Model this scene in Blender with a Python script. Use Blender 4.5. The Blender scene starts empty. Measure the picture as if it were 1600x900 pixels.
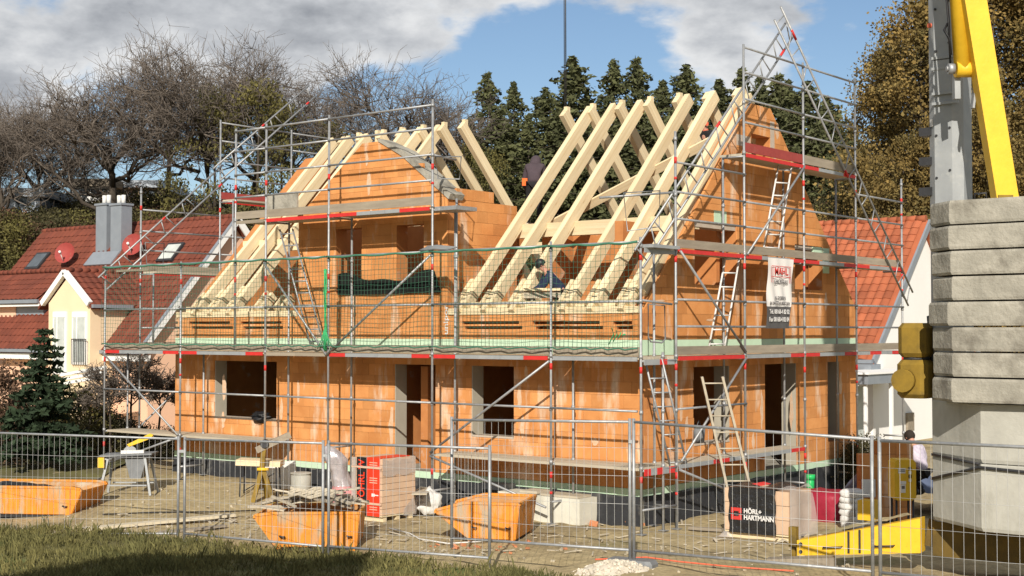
import bpy, bmesh, math, random
import numpy as np
from mathutils import Vector as V, Matrix
random.seed(7); rng = np.random.default_rng(7)
S = bpy.context.scene
COL = S.collection
R = math.radians
# ---------------------------------------------------------------- camera
CAM = V((13.834, -21.068, 3.657)); YAW = .673; PIT = .0311; F = 2181.2
cd = bpy.data.cameras.new('camera'); co = bpy.data.objects.new('camera', cd); COL.objects.link(co)
co.location = CAM; co.rotation_euler = (math.pi/2+PIT, 0, YAW)
cd.sensor_width = 36; cd.lens = F/1600*36; cd.clip_end = 2000; cd.clip_start = .2
S.camera = co
# ---------------------------------------------------------------- light
SUN_EL = R(28.5); SD = V((.545, -.838, 0)).normalized()          # towards the sun, level
sl = bpy.data.lights.new('sun', 'SUN'); so = bpy.data.objects.new('sun', sl); COL.objects.link(so)
sl.energy = 5.0; sl.angle = R(.5); sl.color = (1, .93, .82)
sdir = V((SD.x*math.cos(SUN_EL), SD.y*math.cos(SUN_EL), math.sin(SUN_EL)))
so.rotation_euler = sdir.to_track_quat('Z', 'Y').to_euler(); so.location = (0, -60, 60)
S.view_settings.view_transform = 'Standard'; S.view_settings.look = 'None'
S.view_settings.exposure = 0.18; S.view_settings.gamma = 1
W = bpy.data.worlds.new('World'); S.world = W; W.use_nodes = True
nt = W.node_tree; N = nt.nodes; L = nt.links; N.clear()
def nd(t, tree=None, **k):
    n = (tree or nt).nodes.new(t)
    for a, b in k.items(): setattr(n, a, b)
    return n
def mth(op, a, b=None, tree=None, c=None):
    n = nd('ShaderNodeMath', tree, operation=op); t = tree or nt
    for i, x in enumerate((a, b, c)):
        if x is None: continue
        if isinstance(x, (int, float)): n.inputs[i].default_value = x
        else: t.links.new(x, n.inputs[i])
    return n.outputs[0]
def ramp(x, stops, tree=None):
    n = nd('ShaderNodeValToRGB', tree); t = tree or nt
    e = n.color_ramp.elements
    while len(e) < len(stops): e.new(.5)
    for i, (p, c) in enumerate(stops): e[i].position = p; e[i].color = (*c, 1) if len(c) == 3 else c
    t.links.new(x, n.inputs[0]); return n.outputs[0]
sky = nd('ShaderNodeTexSky', sky_type='NISHITA', sun_disc=False, sun_elevation=SUN_EL,
         sun_rotation=math.atan2(SD.x, SD.y), altitude=400, air_density=1.0, dust_density=.6, ozone_density=2.5)
bg1 = nd('ShaderNodeBackground'); bg1.inputs[1].default_value = .088; L.new(sky.outputs[0], bg1.inputs[0])
tc = nd('ShaderNodeTexCoord'); sep = nd('ShaderNodeSeparateXYZ'); L.new(tc.outputs['Generated'], sep.inputs[0])
def noise(scale, detail, rough, off=(0,0,0), sc=(1,1,1)):
    m = nd('ShaderNodeMapping'); L.new(tc.outputs['Generated'], m.inputs[0])
    m.inputs['Location'].default_value = off; m.inputs['Scale'].default_value = sc
    n = nd('ShaderNodeTexNoise'); L.new(m.outputs[0], n.inputs[0])
    n.inputs['Scale'].default_value = scale; n.inputs['Detail'].default_value = detail; n.inputs['Roughness'].default_value = rough
    return n.outputs['Fac']
CLOUD_OFF = (0.35, .1, 0.0)
n1 = noise(5.5, 7, .55, CLOUD_OFF, (1, 1, 2.2)); n2 = noise(2.2, 2, .5, (3.1, 1.7, .4), (1, 1, 2.0)); n3 = noise(9, 8, .6, (1.1, 5.2, .3), (1, 1, 1.8))
# cloud amount grows with height above the horizon: a closed deck overhead, breaks lower down
cov = mth('ADD', mth('ADD', mth('MULTIPLY', sep.outputs[2], 4.2), -.25), mth('ADD', mth('ADD', mth('MULTIPLY', n1, 2.1), -.44), mth('MULTIPLY', n2, .75)))
# more cloud towards the west (left)
cov = mth('ADD', cov, mth('MULTIPLY', sep.outputs[0], -.17))
fac = nd('ShaderNodeMapRange', interpolation_type='SMOOTHSTEP'); L.new(cov, fac.inputs[0]); fac.inputs[1].default_value = 1.53; fac.inputs[2].default_value = 1.72
den = nd('ShaderNodeMapRange', interpolation_type='SMOOTHSTEP'); L.new(cov, den.inputs[0]); den.inputs[1].default_value = 1.62; den.inputs[2].default_value = 2.1
shade = mth('ADD', mth('MULTIPLY', den.outputs[0], -.52), mth('ADD', 1.0, mth('MULTIPLY', mth('SUBTRACT', n3, .5), 1.5)))
cc = ramp(shade, [(0, (.22, .235, .27)), (.35, (.30, .32, .355)), (.7, (.55, .57, .60)), (1, (.80, .81, .82))])
bg2 = nd('ShaderNodeBackground'); bg2.inputs[1].default_value = .88; L.new(cc, bg2.inputs[0])
mx = nd('ShaderNodeMixShader'); L.new(fac.outputs[0], mx.inputs[0]); L.new(bg1.outputs[0], mx.inputs[1]); L.new(bg2.outputs[0], mx.inputs[2])
wo = nd('ShaderNodeOutputWorld'); L.new(mx.outputs[0], wo.inputs[0])

# ---------------------------------------------------------------- measuring helpers: a photo pixel on a plane gives a world point
def ray(x, y):
    u, w = (x-800)/F, -(y-450)/F
    cp, sp = math.cos(PIT), math.sin(PIT); Y = cp-w*sp; Z = sp+w*cp
    c, s = math.cos(YAW), math.sin(YAW)
    return V((u*c-Y*s, u*s+Y*c, Z))
FW = V((-math.sin(YAW), math.cos(YAW), 0)); RT = V((math.cos(YAW), math.sin(YAW), 0))
def onY(x, y, v): r = ray(x, y); return CAM+r*((v-CAM.y)/r.y)
def onX(x, y, v): r = ray(x, y); return CAM+r*((v-CAM.x)/r.x)
def at(x, y, d): r = ray(x, y); return CAM+r*(d/r.dot(FW))
GP = [(-2,0,0),(-.5,.9,.02),(1.5,.6,.06),(-13,0,.2),(-16,0,.25),(-13,-1.8,.08),(-3.4,-5.2,-.16),(-7,-5,-.1),(3.5,0,.05),(5,2,.05),
      (2,8,0),(-20,4,.1),(-26,6,0),(-2.5,-2.2,-.02),(-5,-2,-.02)]
for px, d, z in ((283,25,-.09),(-60,27.5,-.15),(510,22.8,-.02),(765,21.2,.03),(706,21.8,.12),(985,19.9,.36),(1050,19,.36),(1365,17.2,.30),(1365,15,.3),(0,22,.02),(300,21,.1),(600,20,.1),(900,18.5,.3),(0,15,.3),(800,14,.4),(1500,18,.15)):
    p = at(px, 600, d); GP.append((p.x, p.y, z))
GP = np.array(GP)
from mathutils import noise as MN
def bumpy(x, y):
    return .07*MN.noise(V((x*.9, y*.9, 1)))+.04*MN.noise(V((x*2.7, y*2.7, 4)))+.02*abs(math.sin((x*.55+y*.84)*3.1))*max(0, MN.noise(V((x*.3, y*.3, 9))))*4
def ground(x, y):
    d2 = (GP[:,0]-x)**2+(GP[:,1]-y)**2
    w = 1/(d2+.3)**2; w0 = 1/(14.**2)**2
    z = float((w*GP[:,2]).sum()/(w.sum()+w0))
    fd = (x-CAM.x)*FW.x+(y-CAM.y)*FW.y; rr = (x-CAM.x)*RT.x+(y-CAM.y)*RT.y
    # the wooded slope behind the houses
    t = min(1, max(0, (fd-67-.0*max(0, rr))/26)); z += (3*t*t-2*t**3)*(10.5-.06*max(0, rr)*2)
    return z+(bumpy(x, y)-.015 if -24 <= x <= 12 and -14 <= y <= 14 else 0)
def gp(x, y, dmin=10):
    r = ray(x, y); r = r/r.dot(FW); d = dmin
    while d < 120:
        p = CAM+r*d
        if p.z <= ground(p.x, p.y): return V((p.x, p.y, ground(p.x, p.y)))
        d += .05
    return p

# ---------------------------------------------------------------- mesh helpers
LOC = {}
def tag(o, label=None, cat=None, group=None, kind=None):
    if label: o['label'] = label
    if cat: o['category'] = cat
    if group: o['group'] = group
    if kind: o['kind'] = kind
    return o
def empty(name, loc, label=None, cat=None, group=None):
    o = bpy.data.objects.new(name, None); COL.objects.link(o); o.location = loc; o.empty_display_size = .2
    LOC[o.name] = V(loc); return tag(o, label, cat, group)
def frame(p, q, up=(0,0,1)):
    p, q = V(p), V(q); d = (q-p); l = d.length; d = d/l if l else V((0,0,1)); up = V(up)
    if abs(d.dot(up)) > .999: up = V((0,1,0)) if abs(d.z) > .9 else V((0,0,1))
    s = d.cross(up).normalized(); u = s.cross(d).normalized(); return d, s, u, l
class MB:
    def __init__(s): s.v = []; s.f = []; s.m = []; s.s = []
    def add(s, vs, fs, mi=0, sm=False):
        b = len(s.v); s.v += [tuple(v) for v in vs]
        for f in fs: s.f.append(tuple(b+i for i in f)); s.m.append(mi); s.s.append(sm)
        return s
    def box(s, c, d, rz=0, mi=0, R3=None):
        c = V(c); M = R3 if R3 is not None else Matrix.Rotation(rz, 3, 'Z'); x, y, z = d[0]/2, d[1]/2, d[2]/2
        vs = [c+M@V((a*x, b*y, e*z)) for e in (-1,1) for a, b in ((-1,-1),(1,-1),(1,1),(-1,1))]
        return s.add(vs, [(3,2,1,0),(4,5,6,7),(0,1,5,4),(1,2,6,5),(2,3,7,6),(3,0,4,7)], mi)
    def bx(s, a, b, mi=0):
        a, b = V(a), V(b); return s.box((a+b)/2, [abs(b[i]-a[i]) for i in range(3)], 0, mi)
    def beam(s, p, q, w, h, up=(0,0,1), mi=0):
        p, q = V(p), V(q); d, sd, u, l = frame(p, q, up)
        vs = [o+sd*(a*w/2)+u*(b*h/2) for o in (p, q) for a, b in ((-1,-1),(1,-1),(1,1),(-1,1))]
        return s.add(vs, [(0,1,2,3),(7,6,5,4),(4,5,1,0),(5,6,2,1),(6,7,3,2),(7,4,0,3)], mi)
    def tube(s, p, q, r, n=6, mi=0, r2=None, cap=True):
        p, q = V(p), V(q); d, sd, u, l = frame(p, q); r2 = r if r2 is None else r2
        ring = [(math.cos(2*math.pi*i/n), math.sin(2*math.pi*i/n)) for i in range(n)]
        vs = [p+(sd*a+u*b)*r for a, b in ring]+[q+(sd*a+u*b)*r2 for a, b in ring]
        s.add(vs, [(i, (i+1)%n, n+(i+1)%n, n+i) for i in range(n)], mi, True)
        if cap:
            b = len(s.v)-2*n; s.f += [tuple(b+i for i in reversed(range(n))), tuple(b+n+i for i in range(n))]; s.m += [mi]*2; s.s += [False]*2
        return s
    def path(s, pts, r, n=6, mi=0, closed=False):
        pts = [V(p) for p in pts]; b = len(s.v); k = len(pts)
        for i, p in enumerate(pts):
            a = pts[i-1] if i or closed else p; c = pts[(i+1)%k] if i < k-1 or closed else p
            d, sd, u, l = frame(a, c); rr = r[i] if isinstance(r, (list, tuple)) else r
            s.v += [tuple(p+(sd*math.cos(2*math.pi*j/n)+u*math.sin(2*math.pi*j/n))*rr) for j in range(n)]
        for i in range(k if closed else k-1):
            e = (i+1)%k
            for j in range(n):
                s.f.append((b+i*n+j, b+i*n+(j+1)%n, b+e*n+(j+1)%n, b+e*n+j)); s.m.append(mi); s.s.append(True)
        if not closed:
            s.f += [tuple(b+j for j in reversed(range(n))), tuple(b+(k-1)*n+j for j in range(n))]; s.m += [mi]*2; s.s += [False]*2
        return s
    def prism(s, poly, d, mi=0):
        poly = [V(p) for p in poly]; d = V(d); n = len(poly); b = len(s.v)
        s.v += [tuple(p) for p in poly]+[tuple(p+d) for p in poly]
        nrm = V((0,0,0))
        for i in range(n): nrm += poly[i].cross(poly[(i+1)%n])
        fl = nrm.dot(d) > 0
        fs = [tuple(range(n)), tuple(n+i for i in reversed(range(n)))]+[(i, n+i, n+(i+1)%n, (i+1)%n) for i in range(n)]
        for f in fs:
            f = tuple(reversed(f)) if fl else f
            s.f.append(tuple(b+i for i in f)); s.m.append(mi); s.s.append(False)
        return s
    def grid(s, fn, nu, nv, mi=0, sm=True):
        b = len(s.v)
        for j in range(nv+1):
            for i in range(nu+1): s.v.append(tuple(fn(i/nu, j/nv)))
        for j in range(nv):
            for i in range(nu):
                a = b+j*(nu+1)+i; s.f.append((a, a+1, a+nu+2, a+nu+1)); s.m.append(mi); s.s.append(sm)
        return s
    def mesh(s, name, mats, off=V((0,0,0))):
        me = bpy.data.meshes.new(name); o = tuple(off)
        me.from_pydata([(v[0]-o[0], v[1]-o[1], v[2]-o[2]) for v in s.v], [], s.f)
        for m in (mats if isinstance(mats, (list, tuple)) else [mats]): me.materials.append(m)
        me.polygons.foreach_set('material_index', s.m); me.polygons.foreach_set('use_smooth', s.s); me.update(); return me
    def build(s, name, mats, parent=None, loc=None):
        base = LOC[parent.name] if parent else (V(loc) if loc is not None else V((0,0,0)))
        o = bpy.data.objects.new(name, s.mesh(name, mats, base)); COL.objects.link(o)
        if parent: o.parent = parent
        elif loc is not None: o.location = loc
        LOC[o.name] = base; return o
def inst(me, name, parent, M):
    o = bpy.data.objects.new(name, me); COL.objects.link(o); o.parent = parent
    o.matrix_basis = Matrix.Translation(-LOC[parent.name])@M; return o
def sheet(name, verts, faces, mat, smooth=True, parent=None):
    me = bpy.data.meshes.new(name); base = np.array(LOC[parent.name]) if parent else np.zeros(3)
    v = np.asarray(verts, np.float32)-base; f = np.asarray(faces, np.int32); k = f.shape[1]
    me.vertices.add(len(v)); me.vertices.foreach_set('co', v.astype(np.float32).ravel())
    me.loops.add(f.size); me.loops.foreach_set('vertex_index', f.ravel())
    me.polygons.add(len(f)); me.polygons.foreach_set('loop_start', np.arange(0, f.size, k, dtype=np.int32))
    me.polygons.foreach_set('use_smooth', np.full(len(f), smooth)); me.materials.append(mat); me.update(calc_edges=True); me.validate()
    o = bpy.data.objects.new(name, me); COL.objects.link(o)
    if parent: o.parent = parent
    LOC[o.name] = V(base); return o

# ---------------------------------------------------------------- materials
def pm(name, a, b=None, scale=6, rough=.8, metal=0, bump=.15, bscale=None, rnd=0, stretch=(1,1,1), obj=False, c=None, cscale=2, cut=(.58,.72), cstretch=(1,1,1), detail=6, spec=.3, trans=0, alpha=1, bdist=.02):
    m = bpy.data.materials.new(name); m.use_nodes = True; t = m.node_tree; n = t.nodes; l = t.links
    bs = n['Principled BSDF']; bs.inputs['Roughness'].default_value = rough; bs.inputs['Metallic'].default_value = metal
    bs.inputs['Specular IOR Level'].default_value = spec
    if trans: bs.inputs['Transmission Weight'].default_value = trans
    if alpha < 1: bs.inputs['Alpha'].default_value = alpha
    if obj: src = nd('ShaderNodeTexCoord', t).outputs['Object']
    else: src = nd('ShaderNodeNewGeometry', t).outputs['Position']
    def nz(sc, st, dt=detail, off=0):
        mp = nd('ShaderNodeMapping', t); l.new(src, mp.inputs[0]); mp.inputs['Scale'].default_value = st; mp.inputs['Location'].default_value = (off, off*1.3, off*.7)
        x = nd('ShaderNodeTexNoise', t); l.new(mp.outputs[0], x.inputs[0]); x.inputs['Scale'].default_value = sc; x.inputs['Detail'].default_value = dt; x.inputs['Roughness'].default_value = .6
        return x.outputs['Fac']
    f = nz(scale, stretch)
    b = b or tuple(x*.7 for x in a)
    col = ramp(f, [(.3, b), (.7, a)], t)
    if c:
        g = nz(cscale, cstretch, 8, 5.3)
        mr = nd('ShaderNodeMapRange', t); l.new(g, mr.inputs[0]); mr.inputs[1].default_value = cut[0]; mr.inputs[2].default_value = cut[1]
        mxn = nd('ShaderNodeMix', t, data_type='RGBA'); l.new(mr.outputs[0], mxn.inputs[0]); l.new(col, mxn.inputs[6]); mxn.inputs[7].default_value = (*c, 1); col = mxn.outputs[2]
    if rnd:
        oi = nd('ShaderNodeObjectInfo', t); ge = nd('ShaderNodeNewGeometry', t)
        r = mth('FRACT', mth('ADD', oi.outputs['Random'], ge.outputs['Random Per Island'], t), None, t)
        v = mth('ADD', mth('MULTIPLY', r, 2*rnd, t), 1-rnd, t)
        hs = nd('ShaderNodeHueSaturation', t); l.new(col, hs.inputs['Color']); l.new(v, hs.inputs['Value']); col = hs.outputs[0]
    l.new(col, bs.inputs['Base Color'])
    if bump:
        bn = nd('ShaderNodeBump', t); bn.inputs['Strength'].default_value = bump; bn.inputs['Distance'].default_value = bdist
        l.new(nz(bscale or scale*5, stretch, 5, 2.2), bn.inputs['Height']); l.new(bn.outputs[0], bs.inputs['Normal'])
    return m
M = {}
M['brick'] = pm('brick_clay', (.625,.288,.104), (.52,.212,.068), 2.3, .92, bump=.35, bscale=40, rnd=.12, c=(.68,.50,.36), cscale=1.7, cut=(.54,.69), cstretch=(1.7,1.7,.42), spec=.15)
M['core'] = pm('brick_core', (.52,.22,.075), (.42,.165,.055), 3, .95, c=(.5,.34,.24), cscale=2.5, cut=(.6,.7))
M['mortar'] = pm('mortar', (.50,.42,.34), (.40,.33,.26), 5, .95)
M['plaster'] = pm('grey_lining', (.40,.37,.30), (.34,.31,.25), 2, .95)
M['concrete'] = pm('concrete', (.41,.385,.325), (.26,.245,.205), 3.2, .93, bump=.9, bscale=16, c=(.15,.135,.11), cscale=2.4, cut=(.48,.70), cstretch=(1,1,.8))
M['concrete_light'] = pm('light_concrete', (.45,.44,.39), (.36,.35,.31), 2.2, .9, bump=.4, c=(.26,.25,.21), cscale=1.6, cut=(.54,.76), cstretch=(1.3,1.3,.3))
M['wood'] = pm('fresh_timber', (.75,.64,.43), (.64,.50,.30), 6, .78, bump=.15, obj=True, stretch=(.14,3.2,3.2), rnd=.12, c=(.50,.33,.17), cscale=4, cut=(.64,.76), cstretch=(.45,3,3))
M['oldwood'] = pm('weathered_board', (.34,.29,.22), (.24,.20,.155), 5, .9, bump=.25, obj=True, stretch=(.3,2,2), rnd=.15, c=(.14,.12,.10), cscale=3, cut=(.62,.8))
M['deck'] = pm('deck_board', (.50,.44,.34), (.38,.33,.25), 5, .9, bump=.2, obj=True, stretch=(.3,2,2), rnd=.12)
M['steel'] = pm('galvanised_tube', (.40,.405,.41), (.28,.29,.30), 9, .52, .5, bump=.08, c=(.62,.60,.57), cscale=6, cut=(.6,.75))
M['zinc'] = pm('galvanised_sheet', (.37,.385,.39), (.29,.305,.315), 3, .6, .25, bump=.08, c=(.40,.41,.40), cscale=5, cut=(.55,.7))
M['red'] = pm('red_paint', (.62,.035,.03), (.48,.03,.028), 8, .55, c=(.30,.10,.08), cscale=7, cut=(.66,.78))
M['rust'] = pm('red_board', (.34,.06,.05), (.27,.045,.04), 6, .7, c=(.3,.14,.1), cscale=4, cut=(.6,.75))
M['white'] = pm('white_paint', (.72,.71,.69), (.60,.59,.57), 6, .6, c=(.42,.40,.38), cscale=8, cut=(.62,.75))
M['yellow'] = pm('yellow_paint', (.80,.50,.03), (.70,.42,.022), 4, .5, c=(.30,.19,.05), cscale=5, cut=(.68,.78), spec=.4)
M['yellow_dirty'] = pm('dirty_yellow_paint', (.28,.175,.022), (.17,.11,.018), 4, .7, c=(.06,.045,.022), cscale=2.2, cut=(.50,.75))  # grime, and for the crane motor its shade put into the paint
M['orange'] = pm('skip_paint', (.70,.27,.03), (.56,.20,.022), 3, .65, bump=.25, c=(.42,.31,.20), cscale=3.5, cut=(.49,.64), cstretch=(1.6,1.6,.4))
M['skipin'] = pm('skip_inside', (.56,.29,.10), (.40,.20,.08), 4, .8, c=(.5,.42,.32), cscale=3, cut=(.55,.7))
M['green_xps'] = pm('green_insulation', (.52,.68,.50), (.47,.62,.45), 5, .85, bump=.05)
M['bitumen'] = pm('bitumen_membrane', (.035,.037,.042), (.022,.023,.026), 8, .6, bump=.5, bscale=18, c=(.13,.125,.115), cscale=2.5, cut=(.56,.75))
M['black'] = pm('black_plastic', (.018,.018,.02), (.012,.012,.013), 8, .45, bump=.1)
M['dark'] = pm('dark_metal', (.06,.06,.065), (.04,.04,.042), 6, .5, .4)
M['net'] = pm('green_net', (.06,.19,.12), (.05,.15,.10), 6, .8, bump=0)
M['rope'] = pm('green_rope', (.05,.42,.16), (.04,.32,.12), 6, .8, bump=0)
M['tarp_dark'] = pm('dark_mesh_tarp', (.008,.010,.008), (.005,.006,.005), 5, .8)  # near black colour standing in for the shadow on the dormer
M['tile'] = pm('roof_tile', (.19,.052,.030), (.135,.038,.024), 1.2, .88, rnd=.15, bump=.1, c=(.13,.035,.025), cscale=1.5, cut=(.6,.8))
M['tile_orange'] = pm('orange_roof_tile', (.38,.115,.052), (.29,.082,.040), 1.5, .85, rnd=.20, bump=.1, c=(.30,.08,.04), cscale=2, cut=(.6,.8))
M['cream'] = pm('cream_render', (.78,.62,.42), (.74,.57,.38), 1, .95, bump=.05)
M['peach'] = pm('peach_render', (.74,.47,.33), (.70,.44,.30), 1, .95, bump=.05)
M['whitewall'] = pm('white_render', (.80,.79,.77), (.76,.75,.73), 1, .95, bump=.05)
M['lead'] = pm('zinc_cladding', (.33,.36,.40), (.28,.31,.35), 3, .5, .4, bump=.05)
M['glass'] = pm('window_glass', (.10,.12,.14), (.06,.07,.08), 2, .08, bump=0, spec=.8)
M['curtain'] = pm('pale_curtain', (.55,.58,.55), (.40,.43,.41), 3, .8)
M['wire'] = pm('bright_wire', (.66,.66,.65), (.55,.55,.54), 6, .5, .2, bump=0)
M['film_black'] = pm('black_film', (.02,.02,.022), (.012,.012,.013), 6, .28, bump=1., bscale=7, spec=.6, bdist=.05)
M['well'] = pm('well_concrete', (.66,.64,.55), (.55,.53,.45), 2, .9, bump=.2, c=(.44,.42,.34), cscale=2, cut=(.56,.75))
M['under'] = pm('grimy_chassis', (.15,.095,.02), (.08,.055,.016), 4, .75)  # shade below the ballast blocks put into a dark brown colour
M['plank'] = pm('pale_plank', (.62,.55,.41), (.5,.43,.31), 5, .85, bump=.15, obj=True, stretch=(.2,3,3))
M['ground'] = None
M['rubble'] = pm('brick_rubble', (.55,.24,.12), (.4,.15,.07), 8, .95, rnd=.2)
M['pallet'] = pm('wrapped_brick', (.62,.44,.30), (.56,.38,.26), 4, .6, rnd=.06, bump=.1, c=(.72,.55,.42), cscale=3, cut=(.6,.75))
M['redplastic'] = pm('red_wrap', (.78,.05,.018), (.68,.04,.015), 3, .4, bump=.1)
M['tan_band'] = pm('tan_band', (.62,.42,.30), (.56,.37,.26), 5, .6)
M['blue'] = pm('blue_tarp', (.10,.125,.20), (.07,.09,.145), 3, .6, bump=.3)
M['crimson'] = pm('crimson_tarp', (.34,.02,.045), (.24,.014,.03), 4, .5, bump=.4)
M['greenp'] = pm('green_pipe_plastic', (.02,.45,.12), (.02,.38,.1), 4, .4)
M['film'] = pm('clear_film', (.62,.56,.52), (.50,.45,.42), 4, .3, bump=.5, bscale=9, alpha=.5, spec=.6)
M['silver'] = pm('foil_wrap', (.55,.50,.50), (.34,.31,.33), 7, .25, .3, bump=.7, bscale=9)
M['pink'] = pm('pink_wrap', (.62,.28,.28), (.50,.20,.21), 5, .4, bump=.5, bscale=9)
M['whiteplastic'] = pm('white_plastic', (.72,.71,.68), (.58,.57,.55), 5, .6, bump=.4)
M['paper'] = pm('banner_cloth', (.76,.73,.70), (.70,.67,.64), 3, .8, bump=.05)
M['bannergrey'] = pm('banner_grey', (.10,.095,.095), (.08,.077,.077), 3, .8)
M['print_red'] = pm('red_print', (.66,.05,.04), None, 3, .8, bump=0)
M['print_grey'] = pm('grey_print', (.16,.15,.15), None, 3, .8, bump=0)
M['print_white'] = pm('white_print', (.80,.78,.76), None, 3, .8, bump=0)
M['bark'] = pm('bark', (.085,.068,.052), (.045,.037,.03), 5, .95, bump=.3, stretch=(1,1,.3))
M['twig'] = pm('twig', (.185,.155,.13), (.11,.09,.075), .6, .9, bump=0)
M['twig_pale'] = pm('pale_twig', (.26,.215,.175), (.18,.145,.115), 1.2, .9, bump=0)
M['skin'] = pm('skin', (.52,.27,.19), (.47,.24,.17), 8, .6)
M['navy'] = pm('navy_jacket', (.022,.03,.07), (.016,.022,.05), 8, .9, bump=.4)
M['plum'] = pm('dark_hoodie', (.075,.055,.065), (.06,.045,.052), 8, .95, bump=.3)
M['charcoal'] = pm('charcoal_trousers', (.022,.021,.023), (.016,.015,.017), 8, .95, bump=.3)
M['lilac'] = pm('lilac_shirt', (.60,.55,.62), (.38,.33,.42), 14, .95, bump=.3)
M['coral'] = pm('coral_plastic', (.70,.15,.08), (.6,.12,.06), 8, .5)
M['hivis'] = pm('hi_vis_orange', (.85,.16,.03), (.75,.13,.02), 8, .7)
M['hair'] = pm('dark_hair', (.03,.022,.016), (.02,.015,.011), 20, .8)
M['grey_plastic'] = pm('grey_plastic', (.20,.21,.22), (.15,.155,.16), 6, .6)
def leafmat(name, a, b, sc=.5, rnd=.25):
    m = pm(name, a, b, sc, .85, bump=0, rnd=rnd, spec=.2, detail=3)
    t = m.node_tree; bs = t.nodes['Principled BSDF']; out = [n for n in t.nodes if n.type == 'OUTPUT_MATERIAL'][0]
    tr = nd('ShaderNodeBsdfTranslucent', t); t.links.new(bs.inputs['Base Color'].links[0].from_socket, tr.inputs[0])
    mxs = nd('ShaderNodeMixShader', t); mxs.inputs[0].default_value = .2
    t.links.new(bs.outputs[0], mxs.inputs[1]); t.links.new(tr.outputs[0], mxs.inputs[2]); t.links.new(mxs.outputs[0], out.inputs[0]); return m
M['spruce'] = leafmat('spruce_needles', (.135,.142,.062), (.070,.078,.037), .8, .35)
M['fir'] = leafmat('fir_needles', (.038,.060,.030), (.022,.036,.02), 2)
M['autumn'] = leafmat('autumn_leaves', (.27,.18,.058), (.13,.11,.044), .5, .4)
M['olive'] = leafmat('olive_leaves', (.16,.14,.045), (.085,.08,.03), .5, .3)
M['hedge'] = leafmat('hedge_leaves', (.095,.082,.038), (.05,.048,.024), .5, .3)
M['redleaf'] = leafmat('russet_leaves', (.17,.095,.06), (.09,.06,.04), 1.2, .3)
M['grass'] = leafmat('dry_grass', (.205,.18,.068), (.10,.10,.038), .6, .35)
# ---------------------------------------------------------------- ground, slope, verge
def proj(p):
    d = V(p)-CAM; X = d.dot(RT); Y = d.dot(FW); Z = d.z; cp, sp = math.cos(PIT), math.sin(PIT)
    fw = Y*cp+Z*sp; return 800+F*X/fw, 450-F*(-Y*sp+Z*cp)/fw
def mudmat():
    m = pm('trodden_mud', (.45,.37,.22), (.34,.27,.15), .9, .92, bump=.5, bscale=6, c=(.21,.165,.10), cscale=.45, cut=(.52,.68), bdist=.05)
    t = m.node_tree; l = t.links; bs = t.nodes['Principled BSDF']
    g = nd('ShaderNodeNewGeometry', t); n1 = nd('ShaderNodeTexNoise', t); l.new(g.outputs['Position'], n1.inputs[0]); n1.inputs['Scale'].default_value = 7; n1.inputs['Detail'].default_value = 9; n1.inputs['Roughness'].default_value = .75
    n2 = nd('ShaderNodeTexNoise', t); l.new(g.outputs['Position'], n2.inputs[0]); n2.inputs['Scale'].default_value = .35; n2.inputs['Detail'].default_value = 4
    src = bs.inputs['Base Color'].links[0].from_socket
    a = nd('ShaderNodeMix', t, data_type='RGBA', blend_type='MULTIPLY'); a.inputs[0].default_value = .8
    l.new(src, a.inputs[6]); l.new(ramp(n1.outputs['Fac'], [(.32, (.50,.48,.44)), (.62, (1.22,1.2,1.15))], t), a.inputs[7])
    b = nd('ShaderNodeMix', t, data_type='RGBA'); l.new(a.outputs[2], b.inputs[6]); b.inputs[7].default_value = (.12,.125,.04,1)
    l.new(ramp(n2.outputs['Fac'], [(.60, (0,0,0)), (.68, (.55,.55,.55))], t), b.inputs[0]); l.new(b.outputs[2], bs.inputs['Base Color']); return m
M['ground'] = mudmat()
M['lawn'] = pm('rough_lawn', (.16,.15,.055), (.10,.085,.04), 1.4, .95, bump=.6, bscale=9, c=(.10,.16,.035), cscale=.6, cut=(.5,.7))
M['slope'] = pm('wooded_floor', (.12,.085,.05), (.07,.055,.033), .5, .95, bump=.5, bscale=3)
def axis(a, b, st, far): 
    m = list(np.arange(a, b+.01, st)); lo, hi = [], []; s = st; x = a
    while x > -far: s *= 1.6; x -= s; lo.append(x)
    s = st; x = b
    while x < far: s *= 1.6; x += s; hi.append(x)
    return lo[::-1]+m+hi
def flat(x, y):
    d2 = (GP[:,0]-x)**2+(GP[:,1]-y)**2; w = 1/(d2+.3)**2
    return float((w*GP[:,2]).sum()/(w.sum()+1/(14.**2)**2))
xs = axis(-24, 12, .25, 900); ys = axis(-14, 14, .25, 900)
vs = [(x, y, flat(x, y)+(bumpy(x, y) if -24 <= x <= 12 and -14 <= y <= 14 else 0)-.02) for y in ys for x in xs]; nx = len(xs)
fs = [(j*nx+i, j*nx+i+1, (j+1)*nx+i+1, (j+1)*nx+i) for j in range(len(ys)-1) for i in range(nx-1)]
tag(sheet('ground', vs, fs, M['ground']), 'trodden tan mud of the building site', kind='structure')
# slope behind
vs = []; fd = [64, 66, 68, 70, 72, 74, 76, 80, 85, 90, 96, 104, 120, 160, 260]; rr = list(range(-110, 141, 6))
for d in fd:
    for r in rr:
        p = CAM+FW*d+RT*r; z = ground(p.x, p.y)+(.5*MN.noise(V((p.x*.12, p.y*.12, 2))) if d > 66 else -.4); vs.append((p.x, p.y, z))
k = len(rr); fs = [(j*k+i, j*k+i+1, (j+1)*k+i+1, (j+1)*k+i) for j in range(len(fd)-1) for i in range(k-1)]
tag(sheet('hillside', vs, fs, M['slope']), 'brown wooded hillside behind the houses', kind='structure')
# lawn left of the site
lp = [onpt for onpt in (gp(0,800), gp(110,772), gp(270,722), gp(285,706), gp(160,700), gp(0,690))]
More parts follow.
